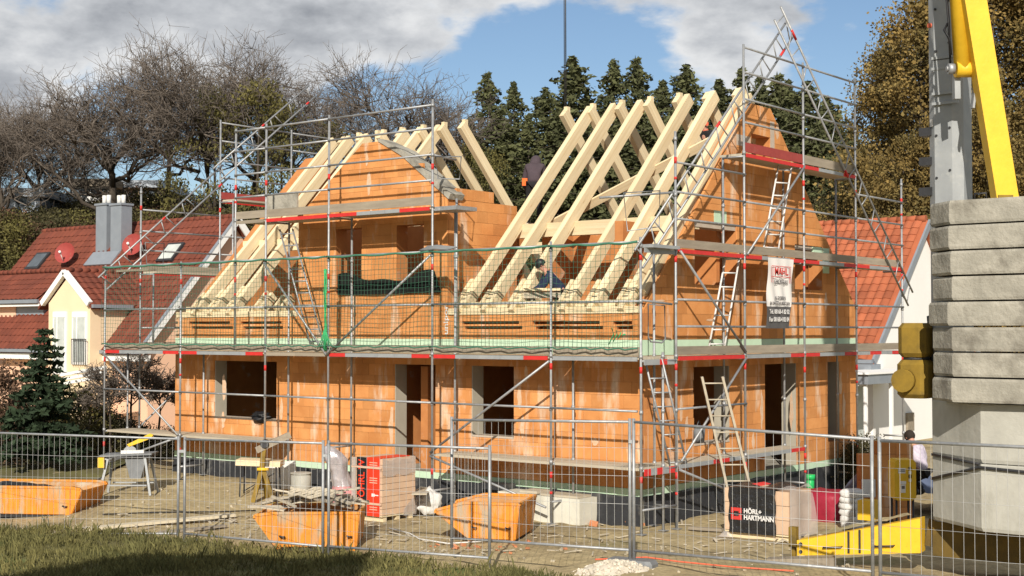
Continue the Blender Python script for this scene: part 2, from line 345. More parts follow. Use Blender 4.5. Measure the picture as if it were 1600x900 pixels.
# ---------------------------------------------------------------- the brick house
HX0, HX1, HY0, HY1, RY = -14.45, -.60, .95, 10.25, 5.6
ZP, ZS, ZF = .70, 3.20, 3.50          # plinth top, underside of slab, upper floor
RS = 1.026; RZ0 = 4.20                # roof pitch, rafter top over the front wall
def rtop(y): return RZ0+(min(y, 2*RY-y)-HY0)*RS
house = empty('brick_house', ((HX0+HX1)/2, HY0, 0), 'unfinished orange brick house with bare timber rafters, wrapped in scaffolding', 'house')
def clip(poly, ol):
    """convex clip of a 2D polygon by a convex outline"""
    n = len(ol); ar = sum(ol[i][0]*ol[(i+1)%n][1]-ol[(i+1)%n][0]*ol[i][1] for i in range(n))
    if ar < 0: ol = ol[::-1]
    for i in range(n):
        (ax, ay), (bx, by) = ol[i], ol[(i+1)%n]; out = []
        sd = lambda p: (bx-ax)*(p[1]-ay)-(by-ay)*(p[0]-ax)
        for j in range(len(poly)):
            p, q = poly[j], poly[(j+1)%len(poly)]; a, b = sd(p), sd(q)
            if a >= -1e-9: out.append(p)
            if (a > 1e-9 and b < -1e-9) or (a < -1e-9 and b > 1e-9):
                t = a/(a-b); out.append((p[0]+(q[0]-p[0])*t, p[1]+(q[1]-p[1])*t))
        poly = out
        if len(poly) < 3: return []
    res = []
    for p in poly:
        if not res or abs(p[0]-res[-1][0])+abs(p[1]-res[-1][1]) > 1e-4: res.append(p)
    if len(res) > 1 and abs(res[0][0]-res[-1][0])+abs(res[0][1]-res[-1][1]) < 1e-4: res.pop()
    return res if len(res) > 2 else []
def rsub(rects, o):
    out = []
    for a, b, c, d in rects:
        if o[1] <= a+1e-6 or o[0] >= b-1e-6 or o[3] <= c+1e-6 or o[2] >= d-1e-6: out.append((a, b, c, d)); continue
        if o[0] > a: out.append((a, o[0], c, d))
        if o[1] < b: out.append((o[1], b, c, d))
        lo, hi = max(a, o[0]), min(b, o[1])
        if o[2] > c: out.append((lo, hi, c, o[2]))
        if o[3] < d: out.append((lo, hi, o[3], d))
    return out
CH, CL, JT = .25, .373, .0045
def bricks(ax, z0, z1, outline, opens, off=0.):
    """ax: ('y', plane) bricks run along X facing -Y, ('x', plane) run along Y facing +X; returns list of pieces"""
    us = [p[0] for p in outline]; u0, u1 = min(us), max(us); res = []; k = 0; z = z0
    while z < z1-.02:
        zt = min(z+CH, z1); u = u0-CL+((k%2)*CL/2+off)
        while u < u1:
            rs = [(max(u, u0), min(u+CL, u1), z, zt)]
            for o in opens: rs = rsub(rs, o)
            for a, b, c, d in rs:
                if b-a < .03 or d-c < .012: continue
                pl = clip([(a+JT/2, c+JT/2), (b-JT/2, c+JT/2), (b-JT/2, d-JT/2), (a+JT/2, d-JT/2)], outline)
                if pl: res.append((ax, pl, abs(b-a-CL) < .001 and abs(d-c-CH) < .001 and len(pl) == 4))
            u += CL
        z = zt; k += 1
    return res
def core(mb, ax, outline, opens, th, z0, mi=0):
    us = sorted(set([p[0] for p in outline]+[x for o in opens for x in o[:2]])); zs = [p[1] for p in outline]; zlo, zhi = min(zs), max(zs)
    for a, b in zip(us, us[1:]):
        if b-a < 1e-4: continue
        rs = [(a, b, zlo, zhi)]
        for o in opens: rs = rsub(rs, o)
        for r in rs:
            pl = clip([(r[0], r[2]), (r[1], r[2]), (r[1], r[3]), (r[0], r[3])], outline)
            if pl: emit(mb, ax, pl, .006, th, mi)
def emit(mb, ax, pl, d0, d1, mi=0):
    if ax[0] == 'y': mb.prism([(u, ax[1]+d0, z) for u, z in pl], (0, d1-d0, 0), mi)
    else: mb.prism([(ax[1]-d0, u, z) for u, z in pl], (-(d1-d0), 0, 0), mi)
E1 = .008   # how deep a joint sits behind the brick faces
SLOTS = []
for (y0_, y1_), spans in (((502.6, 505.8), ((255,278),(295,359),(376,440),(722,811),(832,937),(958,987))), ((510.4, 513.4), ((262,281),(299,364),(380,442),(726,816),(837,942),(963,989)))):
    for s0, s1 in spans:
        zc = onY((s0+s1)/2, (y0_+y1_)/2, HY0).z; SLOTS.append((onY(s0, y0_, HY0).x, onY(s1, y0_, HY0).x, zc-.030, zc+.030))
front_g = [(HX0, ZP), (HX1, ZP), (HX1, ZS), (HX0, ZS)]
op_g = [(-12.93, -10.72, 1.57, 2.95), (-6.95, -5.78, ZP-.2, 2.95), (-4.78, -3.67, 1.50, 2.95)]
knee_l = [(HX0, ZF), (-10.0, ZF), (-10.0, 4.0), (HX0, 4.0)]
knee_r = [(-5.45, ZF), (HX1, ZF), (HX1, 4.0), (-5.45, 4.0)]
dorm = [(-10.0, ZF), (-5.45, ZF), (-5.45, 6.45), (-6.75, 7.45), (-7.45, 7.82), (-7.95, 7.82), (-10.0, 6.3)]
op_d = [(-8.77, -7.97, 4.5, 5.95), (-6.91, -6.12, 4.5, 5.95)]
gab_g = [(HY0+.06, ZP), (HY1, ZP), (HY1, ZS), (HY0+.06, ZS)]
op_gg = [(2.81, 4.21, 1.40, 2.95), (5.73, 7.17, ZP-.2, 2.95), (8.74, 9.34, 1.1, 2.95)]
gab_u = [(HY0+.06, ZF), (HY1, ZF), (HY1, 4.25), (6.05, 8.50), (5.15, 8.50), (HY0+.06, 4.05)]
op_gu = [(2.86, 4.55, 4.6, 5.85), (7.15, 8.50, 4.6, 5.60), (5.2, 6.02, 7.30, 7.86)]
PX, PY = ('x', HX1), ('y', HY0)
pieces = []
for ax, z0, z1, ol, op, of in ((PY, ZP, ZS, front_g, op_g, 0), (PY, ZF, 4.0, knee_l, SLOTS, .1), (PY, ZF, 4.0, knee_r, SLOTS, .05), (PY, ZF, 7.82, dorm, op_d, .13),
                               (PX, ZP, ZS, gab_g, op_gg, .1), (PX, ZF, 8.5, gab_u, op_gu, 0.07)):
    pieces += bricks(ax, z0, z1, ol, op, of)
cheek = [(HY0+.06, ZF), (3.3, ZF), (3.3, 6.45), (HY0+.06, 6.45)]
pieces += bricks(('x', -5.45), ZF, 6.45, cheek, [], .15)
def brick_area(pc):
    ax, pl, full = pc; u = sum(p[0] for p in pl)/len(pl); z = sum(p[1] for p in pl)/len(pl)
    c = V((u, ax[1], z)) if ax[0] == 'y' else V((ax[1], u, z)); d = (c-CAM).length
    ar = (max(p[0] for p in pl)-min(p[0] for p in pl))*(max(p[1] for p in pl)-min(p[1] for p in pl))
    v = (CAM-c).normalized(); return ar*(-v.y if ax[0] == 'y' else v.x)/d**2
pieces.sort(key=brick_area, reverse=True)
rest = MB(); BM = {}; TB = .055
for i, (ax, pl, full) in enumerate(pieces):
    pr = random.uniform(-.003, .003)
    if i < 296:
        u0 = min(p[0] for p in pl); z0 = min(p[1] for p in pl)
        if full:
            if ax[0] not in BM:
                b = MB(); emit(b, (ax[0], 0), [(p[0]-u0, p[1]-z0) for p in pl], 0, TB); BM[ax[0]] = b.mesh('brick', M['brick'])
            me = BM[ax[0]]
        else:
            b = MB(); emit(b, (ax[0], 0), [(p[0]-u0, p[1]-z0) for p in pl], 0, TB); me = b.mesh('brick', M['brick'])
        loc = V((u0, ax[1]+pr, z0)) if ax[0] == 'y' else V((ax[1]+pr, u0, z0))
        inst(me, 'brick', house, Matrix.Translation(loc))
    else: emit(rest, ax, pl, pr, TB)
tag(rest.build('brickwork', M['brick'], house), kind='stuff')
# wall cores behind the brick faces, with the openings through them
th = .34
b = MB()
core(b, ('y', HY0+E1), front_g, op_g, th, ZP); b.build('front_wall', M['core'], house)
b = MB(); core(b, ('y', HY0+E1), knee_l, SLOTS, .2, ZF); b.bx((HX0, HY0+.22, ZF), (-10.0, HY0+.36, 4.0)); b.build('knee_wall', M['core'], house); b = MB(); core(b, ('y', HY0+E1), knee_r, SLOTS, .2, ZF); b.bx((-5.45, HY0+.22, ZF), (HX1, HY0+.36, 4.0)); b.build('knee_wall', M['core'], house)
b = MB(); core(b, ('y', HY0+E1), dorm, op_d, th, ZF); b.build('dormer_wall', M['core'], house)
b = MB(); core(b, ('x', -5.45-E1), cheek, [], .3, ZF)
b.build('dormer_cheek', M['core'], house); MB().bx((-10.0, HY0+.36, ZF), (-9.7, 3.3, 6.3)).build('dormer_cheek', M['core'], house)
b = MB(); core(b, ('x', HX1-E1), [(p[0]+(.30 if i in (0,3) else 0), p[1]) for i, p in enumerate(gab_g)], op_gg, th, ZP)
core(b, ('x', HX1-E1), [(HY0+.36, ZF), (HY1, ZF), (HY1, 4.2), (6.05, 8.44), (5.15, 8.44), (HY0+.36, 4.3)], op_gu, th, ZF); b.build('gable_wall', M['core'], house)
b = MB()
b.bx((HX0, HY0+.37, ZP), (HX0+.34, HY1, ZS)); b.bx((HX0+.35, HY1-.34, ZP), (HX1-.37, HY1, ZS)); b.bx((HX0+.35, HY1-.34, ZF), (HX1-.37, HY1, 4.0))
b.prism([(HX0, HY0+.36, ZF), (HX0, HY1, ZF), (HX0, HY1, 4.1), (HX0, 5.9, 8.4), (HX0, 5.3, 8.4), (HX0, HY0+.36, 4.1)], (.34, 0, 0)); b.build('rear_wall', M['core'], house)
# inner walls seen between the rafters and through the openings
b = MB()
b.bx((-9.6, 4.6, ZP), (-1.0, 4.8, ZS)); b.bx((-7.6, 1.35, ZP), (-7.4, 4.58, ZS)); b.bx((-3.4, 1.35, ZP), (-3.2, 4.58, ZS))
b.bx((-4.9, 4.4, ZF), (-1.0, 4.6, 6.1)); b.bx((-4.9, 3.5, ZF), (-4.7, 4.38, 6.1)); b.bx((-2.2, 2.4, ZF), (-2.0, 4.38, 5.9)); b.bx((-9.6, 3.8, ZF), (-5.8, 4.0, 6.2)); b.bx((-3.3, 6.3, ZF), (-3.1, 9.9, 5.9)); b.bx((-3.0, 8.4, ZF), (-1.0, 8.6, 5.7))
b.build('inner_wall', M['core'], house)
for x, y0, y1 in ((-6.6, 1.4, 4.5),): MB().bx((x, y0, ZP), (x+.2, y1, 2.9)).build('inner_wall', M['core'], house)
MB().bx((HX0+.02, HY0+.02, ZS+.004), (HX1-.02, HY1-.02, ZF-.004)).build('floor_slab', M['concrete'], house)
MB().bx((HX0+.02, HY0+.02, .40), (HX1-.02, HY1-.02, ZP-.004)).build('base_slab', M['concrete'], house)
# green insulation at slab and plinth
b = MB(); b.bx((HX0, HY0-.006, ZS+.003), (HX1+.006, HY0+.018, ZF-.003)); b.build('insulation_strip', M['green_xps'], house)
b = MB(); b.bx((HX1-.018, HY0+.02, ZS+.003), (HX1+.006, HY1, ZF-.003)); b.build('insulation_strip', M['green_xps'], house)
b = MB(); b.bx((HX0, HY0-.01, .56), (HX1+.01, HY0+.019, ZP-.003)); b.bx((HX1-.02, HY0+.022, .56), (HX1+.01, HY1, ZP-.003)); b.build('plinth_insulation', M['green_xps'], house)
b = MB(); b.grid(lambda u, v: (HX0+(HX1-HX0+.02)*u, HY0-.03-.10*(1-v)+.012*math.sin(u*47)+.01*math.sin(u*131+v*7), -.4+.955*v+(.015*math.sin(u*83) if v > .9 else 0)), 90, 3)
b.grid(lambda u, v: (HX1+.03+.10*(1-v)+.012*math.sin(u*37), HY0-.02+(HY1-HY0+.02)*u, -.4+.955*v+(.02*math.sin(u*43) if v > .9 else 0)), 60, 3); b.build('bitumen_membrane', M['bitumen'], house)
b = MB(); b.bx((HX0+.03, HY0+.03, -.4), (HX1-.03, HY1-.03, .40)); b.build('foundation', M['concrete'], house)
# grey linings on the jambs, sills
for (a, c0, z0, z1) in ((op_g[0][0], 1, 1.57, 2.95), (op_g[1][0], 1, .70, 2.95), (op_g[2][0], 1, 1.50, 2.95)):
    MB().bx((a+.002, HY0+.004, z0), (a+.022, HY0+.35, z1-.003)).build('reveal_lining', M['plaster'], house)
for (a, z0, z1) in ((op_gg[0][1], 1.40, 2.95), (op_gg[1][1], .70, 2.95), (op_gg[2][1], 1.1, 2.95)):
    MB().bx((HX1-.35, a-.022, z0), (HX1-.004, a-.002, z1-.003)).build('reveal_lining', M['plaster'], house)
for a in (op_g[0], op_g[2]): MB().bx((a[0]+.03, HY0-.01, a[2]-.004), (a[1]-.01, HY0+.34, a[2]+.035)).build('sill_board', M['mortar'], house)
MB().bx((HX1-.34, 2.83, 1.395), (HX1+.012, 4.19, 1.43)).build('sill_board', M['mortar'], house)
for o in op_gu[:2]: MB().bx((HX1-.36, o[0]+.004, o[3]-.10), (HX1-.03, o[1]-.004, o[3]-.004)).build('lintel', M['mortar'], house)
MB().bx((HX1-.05, 6.03, 7.5), (HX1+.003, 6.22, 8.22)).build('mortar_fill', M['mortar'], house)
MB().bx((HX1-.05, 4.55, 7.55), (HX1+.003, 5.15, 7.78)).build('mortar_fill', M['mortar'], house)
MB().bx((HX1-.05, 3.62, 5.86), (HX1+.006, 4.12, 6.12)).build('insulation_patch', M['green_xps'], house)
MB().bx((HX1-.05, 8.05, 5.42), (HX1+.006, 8.5, 5.58)).build('insulation_patch', M['green_xps'], house)
MB().bx((HX1-.05, 8.52, 5.0), (HX1+.006, 8.85, 5.58)).build('insulation_patch', M['green_xps'], house)
# mortar caps on the dormer slope, chimney stub, grey plate on the left
b = MB(); b.prism([(-5.40, HY0-.03, 6.43), (-6.75, HY0-.03, 7.45), (-7.45, HY0-.03, 7.82), (-7.45, HY0-.03, 7.88), (-6.70, HY0-.03, 7.56), (-5.34, HY0-.03, 6.54)], (0, .46, 0)); b.build('mortar_cap', M['concrete'], house)
st = MB()
for i in range(4):
    for j in range(2):
        y = 1.25+i*.31; MB().bx((-5.78+j*.17, y, 6.455), (-5.615+j*.17, y+.30, 6.69)).build('chimney_block', M['brick'], house)
MB().beam((-10.62, .55, 6.55), (-9.60, .55, 6.55), .05, .48).build('grey_panel', M['concrete'], house)
# mortar smears and patches left on the brick faces
random.seed(12)
def smear(px, py, wpx, hpx, gable=False):
    f = (lambda x, y: onX(x, y, HX1)) if gable else (lambda x, y: onY(x, y, HY0)); n = V((1,0,0)) if gable else V((0,-1,0)); pts = []
    for k in range(14):
        a = 2*math.pi*k/14; j = random.uniform(.45, 1.15); pts.append(f(px+wpx*.5*math.cos(a)*j, py-hpx*.5*math.sin(a)*random.uniform(.75, 1.1))+n*.0035)
    MB().prism(pts, n*.002).build('mortar_smear', M['smear'], house)
M['smear'] = pm('mortar_smear', (.62,.47,.35), (.60,.36,.20), 14, .95, bump=.3)
for t in ((350,607,9,44),(349,655,7,30),(466,612,6,40),(612,665,9,70),(690,640,7,60),(703,672,8,50),(812,620,9,44),(817,668,8,40),(822,585,5,30),(573,248,6,24),(577,288,7,44),(580,325,5,22),(520,640,6,50),(440,640,6,40),(930,690,10,14),(960,640,16,5),(330,700,8,20)): smear(*t)
for t in ((1064,640,5,50),(1073,668,5,40),(1190,640,5,60),(1177,690,5,30),(1236,640,7,60),(1247,690,6,40),(1318,640,6,60),(1313,600,5,40),(1214,205,6,30),(1210,250,5,40),(1030,470,20,4),(1290,470,5,30),(1110,500,14,4),(1240,510,8,26)): smear(*t, True)
# timber: wall plates, purlin, rafters, brace
def timber(name, p, q, w, h, up, par, mat='wood'):
    d, s, u, l = frame(p, q, up); b = MB(); b.box((l/2, 0, 0), (l, w, h))
    o = bpy.data.objects.new(name, b.mesh(name, M[mat])); COL.objects.link(o); o.parent = par
    Mx = Matrix((( d.x, s.x, u.x, p[0]), (d.y, s.y, u.y, p[1]), (d.z, s.z, u.z, p[2]), (0,0,0,1)))
    o.matrix_basis = Matrix.Translation(-LOC[par.name])@Mx; return o
RW, RH = .13, .26
def rafter(x, front=True, y0=None, y1=None):
    sg = 1 if front else -1; ya = HY0-.10 if y0 is None else y0; yb = RY-.02 if y1 is None else y1
    n = V((0, -RS, 1)).normalized(); h = n*(RH/2)
    z = lambda y: RZ0+(y-HY0)*RS
    p = V((x, ya, z(ya)))-h; q = V((x, yb, z(yb)))-h
    if not front: p.y = 2*RY-p.y; q.y = 2*RY-q.y
    up = V((0, -RS*sg, 1))
    return timber('rafter', p, q, RW, RH, up, house)
for x in (-5.10, -4.42, -3.68, -2.42, -1.76, -1.04): rafter(x)
for x in (-13.72, -13.08, -12.40): rafter(x)
for x in (-11.02, -10.48): rafter(x, y0=2.4)
rafter(-9.84, y0=3.2)
rafter(-.78, y0=1.2, y1=5.4)
for x in (-5.80, -5.04, -4.22, -3.44, -2.67, -1.9, -1.15, -11.83, -11.16, -10.41, -9.69, -9.00, -13.3, -12.6): rafter(x, False)
# square end blocks at the ridge
for x in (-5.80, -5.04, -4.22, -3.44, -2.67, -11.83, -11.16, -10.41, -9.69, -9.00, -12.75, -12.05): MB().box((x, RY+.07, 8.80), (.10, .12, .42)).build('ridge_block', M['wood'], house)
PYY = 3.05; PZ = rtop(PYY)-.36
timber('purlin', (-5.3, PYY, PZ-.14), (-.65, PYY, PZ-.14), .16, .30, (0,0,1), house)
timber('purlin', (-14.3, PYY, PZ-.14), (-10.2, PYY, PZ-.14), .16, .30, (0,0,1), house)
timber('purlin', (-14.3, 2*RY-PYY, PZ-.14), (-.65, 2*RY-PYY, PZ-.14), .16, .30, (0,0,1), house)
bz = lambda y: rtop(y)-.40
timber('wind_brace', (-4.95, 2.85+.25, bz(2.85)), (-.75, 4.95, bz(4.95)+.10), .05, .20, (0, -RS, 1), house)
timber('wall_plate', (HX0+.05, HY0+.07, 4.07), (-10.05, HY0+.07, 4.07), .20, .13, (0,0,1), house)
timber('wall_plate', (-5.40, HY0+.07, 4.07), (HX1-.05, HY0+.07, 4.07), .20, .13, (0,0,1), house)
random.seed(2)
for x in (-5.10, -4.42, -3.68, -2.42, -1.76, -1.04, -13.72, -13.08, -12.40, -11.4, -10.7):
    for s in (-1, 1):
        l_ = random.uniform(.28, .55); z_ = rtop(HY0)-.17; timber('rafter_cleat', (x+s*.115, HY0+.05, z_+.12), (x+s*.115, HY0+.05+l_, z_+.12+l_*RS), .09, .20, (0, -RS, 1), house)
for x0, x1 in ((-14.2, -13.8), (-13.55, -13.2), (-12.9, -12.55), (-12.2, -11.6), (-4.95, -4.6), (-4.25, -3.85), (-3.5, -2.6), (-2.25, -1.92), (-1.6, -1.2)):
    timber('blocking', (x0+.06, HY0+.10, 4.20), (x1-.06, HY0+.10, 4.20), .05, .13, (0,0,1), house)
# iron straps over the rafter feet
for x in (-5.10, -4.42, -3.68, -2.42, -1.76, -1.04, -13.08, -12.40):
    y = HY0+.12; z = rtop(y)+.012
    MB().path([(x-.11, y-.02, z-.20), (x-.085, y, z), (x+.085, y, z), (x+.12, y-.03, z-.24)], .013, 5).build('rafter_strap', M['dark'], house)
# ---------------------------------------------------------------- scaffold
scaf = empty('scaffold', (-8, 0, 0), 'steel tube scaffold with red and white edge strips standing round the brick house', 'scaffold')
TR = .0245
XP = {'A': -16.04, 'B': -13.04, 'C': -10.04, 'D': -8.02, 'E': -5.02, 'F': -2.02, 'G': 0.0}
GX = .08; GY = [1.06, 3.65, 6.24, 8.83, 11.43]; LX = -16.04
def post(x, y, z0, z1, bands=True, foot=True):
    b = MB(); zs = [z0]
    if bands:
        for lv in (1.2, 3.2, 5.2, 7.2):
            if z0 < lv-.3 and lv+.05 < z1: zs += [(lv-.28), (lv-.16)]
    cuts = sorted(zs)+[z1]; i = 0
    b.tube((x, y, z0), (x, y, z1), TR, 8)
    for lv in (1.2, 3.2, 5.2, 7.2):
        if bands and z0 < lv-.4 and lv < z1 and random.random() < .8:
            o = random.choice((.14, .18, .30)); b.tube((x, y, lv-o-.12), (x, y, lv-o), TR+.004, 8, 1)
            if random.random() < .35: b.tube((x, y, lv-o-.42), (x, y, lv-o-.37), TR+.004, 8, 1)
    for lv in (1.2, 2.2, 3.2, 4.2, 5.2, 6.2, 7.24, 8.25):
        if z0 < lv-.1 and lv < z1: b.tube((x, y, lv-.035), (x, y, lv+.035), TR+.012, 8)
    o = b.build('standard', [M['steel'], M['red']], scaf)
    if foot:
        MB().tube((x, y, z0-.04), (x, y, z0+.3), .018, 6).box((x, y, z0-.035), (.15, .15, .012)).build('base_jack', M['steel'], o)
    return o
def tb(p, q, name='ledger', r=TR*.92, mat='steel', par=None): return MB().tube(p, q, r, 7).build(name, M[mat], par or scaf)
def strip(p, q, n, h=.075, t=.02, seq='rwwr'):
    """red and white edge strip of the platforms"""
    p, q = V(p), V(q); b = MB(); k = len(seq)
    for i, s in enumerate(seq):
        b.beam(p+(q-p)*(i/k), p+(q-p)*((i+1)/k-.002), t, h, mi={'r': 0, 'w': 1, 'g': 2}[s])
    return b.build('edge_strip', [M['red'], M['zinc'], M['oldwood']], scaf)
def board(p, q, h=.15, t=.03, mat='oldwood', name='toe_board'):
    return timber(name, p, q, t, h, (0,0,1), scaf, mat)
def deck(p, q, side, w=.79, z=0, mat='deck', n=2):
    """platform boards between p and q, laid to the given side"""
    p, q, side = V(p), V(q), V(side)
    for i in range(n):
        o = side*(.06+(i+.5)*w/n); timber('platform_board', p+o-V((0,0,.03)), q+o-V((0,0,.03)), w/n-.012, .05, (0,0,1), scaf, mat)
random.seed(11)
inn = .68
tops = {'A': 5.32, 'B': 5.32, 'C': 8.34, 'D': 8.34, 'E': 8.37, 'F': 5.36, 'G': 5.36}
for k, x in XP.items():
    g = ground(x, 0)+.05; post(x, 0, g, tops[k])
    if k != 'G': post(x+.02, inn, ground(x, inn)+.05, 6.16 if k in 'CDE' else 3.15, bands=False)
    if k == 'A': continue
post(-11.08, 0, 3.25, 8.32, foot=False)
seq = list(XP.items())
for k, x in seq:
    if k == 'G': continue
    for z in (1.16, 3.12): tb((x, 0, z), (x+.02, inn, z), 'transom')
    tb((x, 0, .45), (x+.02, inn, .45), 'transom')
    if k in 'CDE': tb((x, 0, 6.12), (x, inn, 6.12), 'transom')
for (k, x), (k2, x2) in zip(seq, seq[1:]):
    sq = {'A': 'rwwwr', 'B': 'rwwwr', 'C': 'gggg', 'D': 'rwwwwr', 'E': 'rwwwr', 'F': 'wwww'}[k]
    strip((x+.06, -.02, 3.155), (x2-.06, -.02, 3.155), 0, seq=sq)
    board((x+.05, .01, 3.30), (x2-.05, .01, 3.30))
    deck((x+.03, 0, 3.2), (x2-.03, 0, 3.2), (0,1,0))
    tb((x, -.03, 4.2), (x2, -.03, 4.2)); tb((x, -.03, 5.27), (x2, -.03, 5.27))
    if k in 'ABCDEF': tb((x, -.03, 2.22), (x2 if k != 'F' else x2-.06, -.03, 2.22))
    if k in 'ABEF':
        deck((x+.03, 0, 1.2), (x2-.03, 0, 1.2), (0,1,0)); 
for p, q in (((-16.04,-.06,3.12), (-13.04,-.06,1.2)), ((-13.04,-.06,1.15), (-15.9,-.06,.35)), ((-10.04,-.06,5.2), (-8.02,-.06,3.15)), ((-8.02,-.06,3.15), (-5.02,-.06,5.2)),
             ((-2.02,-.06,3.1), (-5.02,-.06,1.22)), ((-5.02,-.06,1.15), (-2.1,-.06,.35))): tb(p, q, 'diagonal_brace', TR)
# upper front platform before the dormer
for x, x2, s in ((-11.02, -10.10, 'gg'), (-10.0, -8.06, 'rrrr'), (-7.98, -5.08, 'rrwwwrr')):
    strip((x, -.02, 6.15), (x2, -.02, 6.15), 0, seq=s); board((x-.04, .01, 6.31), (x2+.04, .01, 6.31), .17); deck((x, 0, 6.2), (x2, 0, 6.2), (0,1,0))
for x, x2 in ((-11.08, -10.04), (-10.04, -8.02), (-8.02, -5.02)):
    for z in (6.72, 7.24, 7.78, 8.25): tb((x, -.03, z), (x2, -.03, z))
tb((-5.02, 0, 7.24), (-5.0, .7, 7.2), 'transom'); post(-4.98, .70, 3.25, 6.4, False, False)
for z, y in ((6.95, 0),): MB().path([(-4.96, .02, 7.2), (-4.3, .05, 7.15), (-4.34, .05, 6.7), (-4.9, .03, 6.75)], .016, 6, closed=True).build('loop_bracket', M['steel'], scaf)
MB().bx((-4.98, .02, 6.10), (-4.40, .66, 6.18)).build('console_bracket', M['steel'], scaf)
# gable side and its mirror on the far left
def gable_side(X, sg, full):
    xi = X-sg*.50
    tp = [7.38, 9.43, 9.45, 9.49, 7.38]
    for i, y in enumerate(GY):
        post(X, y, ground(X, y)+.05, tp[i]); 
        if 0 <= i < 5 and y < HY1+.2: post(xi, y+.03, ground(xi, y)+.05 if full else 3.2, 7.2 if i in (1, 2, 3) else 5.15, False)
        for z in (3.12, 5.12): tb((X, y, z), (xi, y+.03, z), 'transom')
        if i in (1, 2, 3): tb((X, y, 7.17), (xi, y+.03, 7.17), 'transom')
        if full: tb((X, y, 1.12), (xi, y+.03, 1.12), 'transom'); tb((X, y, .42), (xi, y+.03, .42), 'transom')
    for i in range(4):
        y, y2 = GY[i], GY[i+1]
        for z, s in ((3.2, ('rrrr', 'wwwr', 'rwwr', 'wrwr')[i]), (5.2, ('rrrr', 'rwwr', 'rwwr', 'rwwr')[i])):
            if not full and z > 5 and i == 3: continue
            strip((X+sg*.02, y+.06, z-.045), (X+sg*.02, y2-.06, z-.045), 0, seq=s)
            board((X-sg*.01, y+.04, z+.10), (X-sg*.01, y2-.04, z+.10), .16)
            deck((X, y+.03, z), (X, y2-.03, z), (-sg,0,0), .52)
            for dz in (.55, 1.05): tb((X+sg*.03, y, z+dz), (X+sg*.03, y2, z+dz))
        if i in (1, 2):
            strip((X+sg*.02, y+.06, 7.195), (X+sg*.02, y2-.06, 7.195), 0, seq=('rrrr', 'rwwr')[i-1])
            board((X-sg*.01, y+.04, 7.36), (X-sg*.01, y2-.04, 7.36), .19, mat='rust' if i == 1 else 'oldwood'); deck((X, y+.03, 7.24), (X, y2-.03, 7.24), (-sg,0,0), .52)
            for z in (7.85, 8.32, 8.86, 9.36): tb((X+sg*.03, y, z), (X+sg*.03, y2, z))
        if i in (0, 3):
            tb((X+sg*.03, y, 6.8), (X+sg*.03, y2, 6.8))
        if i in (0, 1, 2) and full:
            if i < 2: deck((X, y+.03, 1.2), (X, y2-.03, 1.2), (-sg,0,0), .52); strip((X+sg*.02, y+.06, 1.155), (X+sg*.02, y2-.06, 1.155), 0, seq=('wwrw', 'wwwr')[i])
            if i == 0: tb((X+sg*.03, y, 2.22), (X+sg*.03, y2, 2.22))
    if full:
        for p, q in (((1.15, 5.15), (3.6, 3.25)), ((3.6, 3.12), (1.15, 1.25)), ((1.1, 1.1), (3.6, .35)), ((3.68, 5.2), (6.2, 7.2))):
            tb((X+sg*.05, p[0], p[1]), (X+sg*.05, q[0], q[1]), 'diagonal_brace', TR)
        for y in (3.05,): pass
    else:
        tb((X+sg*.05, 3.6, 3.12), (X+sg*.05, 1.1, 1.2), 'diagonal_brace', TR)
gable_side(GX, 1, True); gable_side(LX, -1, False)
# corner field between the front and the gable side
tb((0, 0, 3.12), (GX, 1.06, 3.12), 'transom'); tb((0, 0, 1.15), (GX, 1.06, 1.15), 'transom'); tb((0, 0, .45), (GX, 1.06, .45), 'transom'); tb((0, .0, 4.22), (.06, .95, 4.16), 'ledger')
strip((.03, .06, 1.12), (.08, 1.0, 1.12), 0, .12, seq='rwrwr'); strip((.03, .06, 3.10), (.08, 1.0, 3.10), 0, .10, seq='wwrw')
post(.02, .70, ground(0, .7)+.05, 3.28, False)
deck((-.05, .05, 3.2), (-.05, 1.05, 3.2), (-1,0,0), .5); deck((-.05, .05, 1.2), (-.05, 1.05, 1.2), (-1,0,0), .5)
for z in (5.12,): strip((.05, .05, z), (.08, 1.02, z), 0, .08, seq='wwww'); 
board((.06, .1, 5.2), (.06, 1.0, 5.2), .06, .3, 'zinc', 'platform_board')
def loop(pts): MB().path(pts, .016, 6, closed=True).build('loop_bracket', M['steel'], scaf)
loop([(.03, .2, 4.15), (.05, .72, 4.13), (.05, .74, 3.52), (.05, .62, 3.45), (.03, .28, 3.47), (.03, .2, 3.55)])
loop([(-.50, .2, 6.2), (.02, .62, 6.24), (.0, .62, 5.58), (-.45, .25, 5.5)])
tb((-.9, 0, 6.12), (.06, 1.04, 6.24), 'ledger')
# lattice girders guarding the verges
def lattice(p, q, off, n, name='lattice_girder'):
    p, q, off = V(p), V(q), V(off); b = MB().tube(p, q, .024, 7).tube(p+off, q+off, .024, 7)
    d = (q-p).normalized(); w = p+(q-p)*.06
    b.tube(p+(q-p)*.90, p+(q-p)*.93, .028, 7, 1); b.tube(p+off+(q-p)*.49, p+off+(q-p)*.515, .028, 7, 1)
    o = b.build(name, [M['steel'], M['red']], scaf)
    for i in range(n):
        a = p+(q-p)*((i+.5)/n); e = p+off+(q-p)*((i+.5)/n)+d*(.12 if i%2 else -.12)
        MB().tube(a, e, .014, 5).build('rung', M['steel'], o)
lattice((.03, .02, 4.80), (.03, 5.90, 9.97), (0, -.26, .30), 20)
lattice((.13, 11.95, 4.62), (.13, 5.15, 10.46), (0, -.28, -.33), 20)
lattice((-16.0, .0, 4.70), (-16.0, 3.95, 7.90), (0, -.24, .30), 12)
lattice((-15.93, 3.55, 7.75), (-15.93, 7.05, 10.50), (0, -.24, .30), 10)
